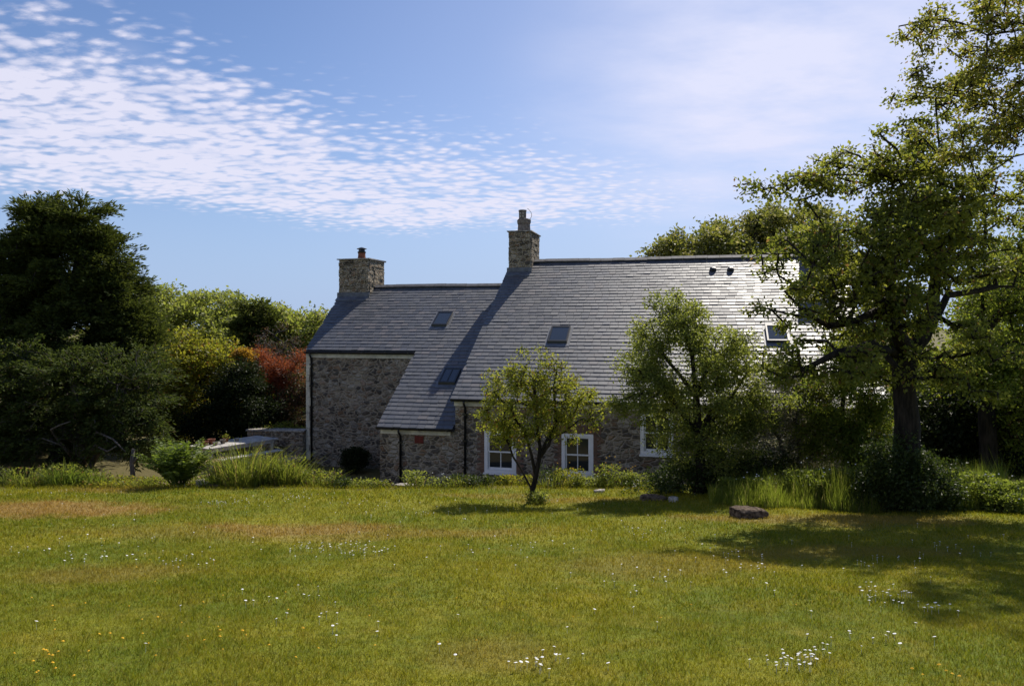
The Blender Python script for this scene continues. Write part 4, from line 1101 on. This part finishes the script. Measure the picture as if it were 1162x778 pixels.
for (px, py, rx, ry, n) in ((70, 630, 50, 10, 26), (250, 572, 22, 4, 26), (330, 568, 60, 6, 46), (215, 640, 40, 12, 22), (370, 622, 45, 8, 46), (410, 628, 40, 6, 24), (470, 585, 60, 8, 22), (340, 700, 60, 30, 18), (220, 552, 40, 3, 20),
                            (610, 752, 36, 12, 20), (830, 640, 60, 25, 34), (1000, 680, 35, 14, 30), (910, 755, 45, 18, 32), (960, 735, 60, 12, 14), (990, 640, 60, 20, 20), (1060, 700, 20, 5, 8), (740, 655, 60, 15, 14), (730, 605, 70, 8, 14),
                            (60, 562, 60, 5, 26), (130, 600, 60, 20, 14), (560, 620, 60, 15, 14), (1090, 625, 50, 10, 12), (600, 700, 560, 60, 26), (600, 620, 560, 45, 45), (500, 575, 400, 15, 60)):
    for _ in range(n):
        pts.append(gp(px+rng.gauss(0, rx*.6), max(549, py+rng.gauss(0, ry*.6))))
flowers('daisies', pts, .0115, M['petal'], 'white daisies scattered in drifts over the lawn', 'daisies', .004)
pts = []
for (px, py, rx, ry, n) in ((220, 735, 160, 25, 26), (60, 760, 70, 15, 12), (600, 700, 540, 50, 20), (1050, 770, 60, 10, 6), (150, 640, 120, 30, 8)):
    for _ in range(n): pts.append(gp(px+rng.gauss(0, rx*.6), max(560, py+rng.gauss(0, ry*.6))))
flowers('dandelions', pts, .010, M['yellow'], 'small yellow dandelions dotted over the near lawn', 'dandelions', .008)

# ------------------------------------------------------------------ stones
def stone(name, label, px, Y, r, seed, matl, group=None, lift=.3):
    rng = np.random.default_rng(seed); X = (px-CX)/F*Y
    import bmesh
    bm = bmesh.new(); bmesh.ops.create_icosphere(bm, subdivisions=4, radius=1)
    ph = rng.uniform(0, 6, 6)
    for v in bm.verts:
        p = v.co; k = 1+.16*math.sin(p.x*2.3+ph[0])*math.cos(p.y*2.1+ph[1])+.09*math.sin(p.z*4+ph[2]+p.x*3)+.09*math.sin(p.x*8+ph[3])*math.sin(p.y*7+ph[4])+.05*math.sin(p.z*13+p.x*11+ph[5])
        q = Vector((max(-.82, min(.82, p.x*k)), max(-.82, min(.82, p.y*k)), max(-.75, min(.72, p.z*k))))
        v.co = Vector((q.x*r[0], q.y*r[1], q.z*r[2]))
    me = bpy.data.meshes.new(name); bm.to_mesh(me); bm.free()
    o = link(name, me, matl, smooth=True); o.location = (X, Y, g1(X, Y)+r[2]*lift); o.rotation_euler = (0, 0, rng.uniform(-.4, .4)); tag(o, label, 'stone', group)
stone('boulder', 'low dark boulder lying on the lawn before the grassy bank', 850, 12.95, (.36, .24, .17), 1, M['rock'])
stone('flat_stone', 'pale flat stone at the lawn edge below the red air brick', 460, 19.35, (.36, .22, .10), 2, M['pale'])
stone('flat_stone', 'brownish flat stone left of the pale one at the lawn edge', 434, 19.4, (.30, .2, .09), 3, M['rock'])
stone('edging_stone', 'rough stone between the fern and the strap leaved clump', 229, 18.9, (.17, .14, .16), 4, M['pale'])
stone('edging_stone', 'long low stone at the foot of the strap leaved clump', 240, 18.8, (.30, .16, .08), 5, M['rock'])
stone('edging_stone', 'small pale stone at the lawn edge left of the rounded tree', 680, 17.6, (.16, .1, .07), 6, M['pale'])
stone('edging_stone', 'larger shaded stone under the rounded tree', 742, 15.6, (.34, .2, .10), 7, M['rock'])
stone('edging_stone', 'small pale stone in the shade below the rounded tree trunk', 764, 15.2, (.12, .09, .10), 8, M['pale'])

# ------------------------------------------------------------------ garden table, bench, clutter and dry stone wall
TZ = EZ-4.8+.03
def table():
    t = empty('garden_table', (-9.55, 25.75, TZ), math.atan2(2.4, 1.55)); tag(t, 'long pale weathered wooden table on the terrace left of the cottage', 'table')
    L, W, H = 1.4, .60, .80
    mb = MB(); n = 6; w = 2*W/n
    for k in range(n): mb.box(-L, L, -W+k*w+.006, -W+(k+1)*w-.006, H-.04, H)
    mb.build('tabletop', M['wood'], t)
    for q in ((-L+.12, L-.12, -W+.08, -W+.11), (-L+.12, L-.12, W-.11, W-.08), (-L+.12, -L+.15, -W+.11, W-.11), (L-.15, L-.12, -W+.11, W-.11)):
        mb = MB(); mb.box(*q, H-.15, H-.042); mb.build('rail', M['wood'], t)
    for sx in (-1, 1):
        for sy in (-1, 1):
            mb = MB(); x = sx*(L-.18); y = sy*(W-.16); mb.box(x-.045, x+.045, y-.045, y+.045, 0, H-.042); mb.build('leg', M['wood'], t)
    return t
tb = table()
Mt = tb.matrix_basis if False else Matrix.Translation(tb.location) @ Matrix.Rotation(tb.rotation_euler.z, 4, 'Z')
def bench(off, label):
    b = empty('garden_bench', Mt @ Vector((0, off, 0)), tb.rotation_euler.z); tag(b, label, 'bench')
    mb = MB()
    for k in range(3): mb.box(-1.2, 1.2, -.16+k*.108, -.06+k*.108, .42, .455)
    mb.build('seat', M['wood'], b)
    for sx in (-1, 1):
        for y_ in (-.14, .07):
            mb = MB(); mb.box(sx*1.0-.04, sx*1.0+.04, y_, y_+.07, 0, .418); mb.build('leg', M['darkwood'], b)
        mb = MB(); mb.box(sx*1.0-.03, sx*1.0+.03, -.07, .07, .2, .27); mb.build('stretcher', M['darkwood'], b)
bench(-.92, 'pale wooden bench on the near side of the garden table'); bench(.95, 'wooden bench on the far side of the garden table')
def pot(x, y, r, h, m, label, name='flower_pot', leafy=None):
    p = Mt @ Vector((x, y, .80)); mb = MB(); r *= 1.25; h *= 1.35
    mb.lathe([(r*.7, 0), (r*.95, h*.8), (r*1.05, h*.8), (r*1.08, h), (r*.92, h), (r*.85, h*.85)], (0, 0, 0), 14)
    rt_ = empty(name, p); tag(rt_, label, 'pot'); mb.build('pot', m, rt_, True)
    if leafy:
        rg = np.random.default_rng(int(x*100)+500); n = 90
        V = leaf_mesh('l', rg.normal(size=(n, 3))*np.array([r*.5, r*.5, r*.4])+np.array([0, 0, h+.04]), rg.normal(size=(n, 3))+np.array([0, 0, .8]), .06, .03, rg)
        leaves('leaves', V, leafy, rt_, (0, 0, 0))
pot(-1.05, .1, .08, .11, M['redclay'], 'small terracotta pot nearest the left end of the table'); pot(-.85, -.15, .07, .09, M['clay'], 'small grey pot beside the terracotta ones on the table')
pot(-.75, .2, .10, .13, M['redclay'], 'larger terracotta pot in the table cluster'); pot(-.45, .0, .075, .10, M['clay'], 'plain clay pot right of the terracotta cluster')
pot(-.15, .25, .08, .09, M['redclay'], 'planted pot with green seedlings on the middle of the table', leafy=M['herb']); pot(.15, .05, .06, .08, M['pale'], 'little white pot near the middle of the table')
def drywall():
    rng = random.Random(21); mb = MB()
    # runs from behind the table to the cottage side, local frame along x
    L = 2.2; z = 0
    while z < .78:
        hh = rng.uniform(.09, .16); x = 0
        while x < L:
            wd = rng.uniform(.15, .38); pr = rng.uniform(-.02, .03)
            mb.box(x+.006, min(x+wd, L)-.006, -.22-pr, .22+pr, z+.004, z+hh-.004, .012, rng); x += wd
        z += hh
    r = empty('garden_wall', at(284, 500, 28.4).to_2d().to_3d()+Vector((0, 0, HG)), R(-8)); tag(r, 'low dry stone wall behind the right end of the table', 'wall')
    mb.build('stones', M['drystone'], r)
    mb = MB(); x = -.04
    while x < L:
        wd = rng.uniform(.35, .55); mb.box(x+.004, min(x+wd, L+.04)-.004, -.27, .27, z+.002, z+.055, .008, rng); x += wd
    mb.build('coping', M['pale'], r)
drywall()
# fallen branches and a weathered post under the yew
def post():
    X, Y = (150-CX)/F*22.3, 22.3
    r = empty('tree_stump', (X, Y, g1(X, Y))); tag(r, 'slim brown stump standing under the yew left of the fern', 'stump')
    mb = MB(); mb.tube([(0, 0, -.05), (.02, 0, .4), (-.02, 0, .75), (.03, .02, 1.15)], [.10, .07, .06, .05], 9); mb.build('stem', M['bark2'], r, True)
    mb = MB(); mb.tube([(0, 0, .7), (.2, 0, .95), (.32, 0, 1.0)], [.035, .03, .02], 7); mb.build('snag', M['bark2'], r, True)
post()
yb = np.array(yew.location)
for pl in ([(88, 520), (66, 500, -.6), (58, 487, -1.0), (68, 482, -1.2), (80, 478, -1.3)], [(92, 525), (108, 505, -.7), (122, 512, -1.2), (132, 506, -1.5)], [(86, 525), (70, 505, -.8), (48, 497, -1.2)], [(95, 515), (110, 490, -.5), (128, 498, -1.3), (142, 512, -1.5)]):
    pts = [np.array(at(q[0], q[1], 23.4+(q[2] if len(q) > 2 else 0)))-yb for q in pl]
    mb = MB(); mb.tube([tuple(q) for q in pts], list(np.linspace(.045, .015, len(pts))), 7); mb.build('dead_branch', M['bark2'], yew, True)
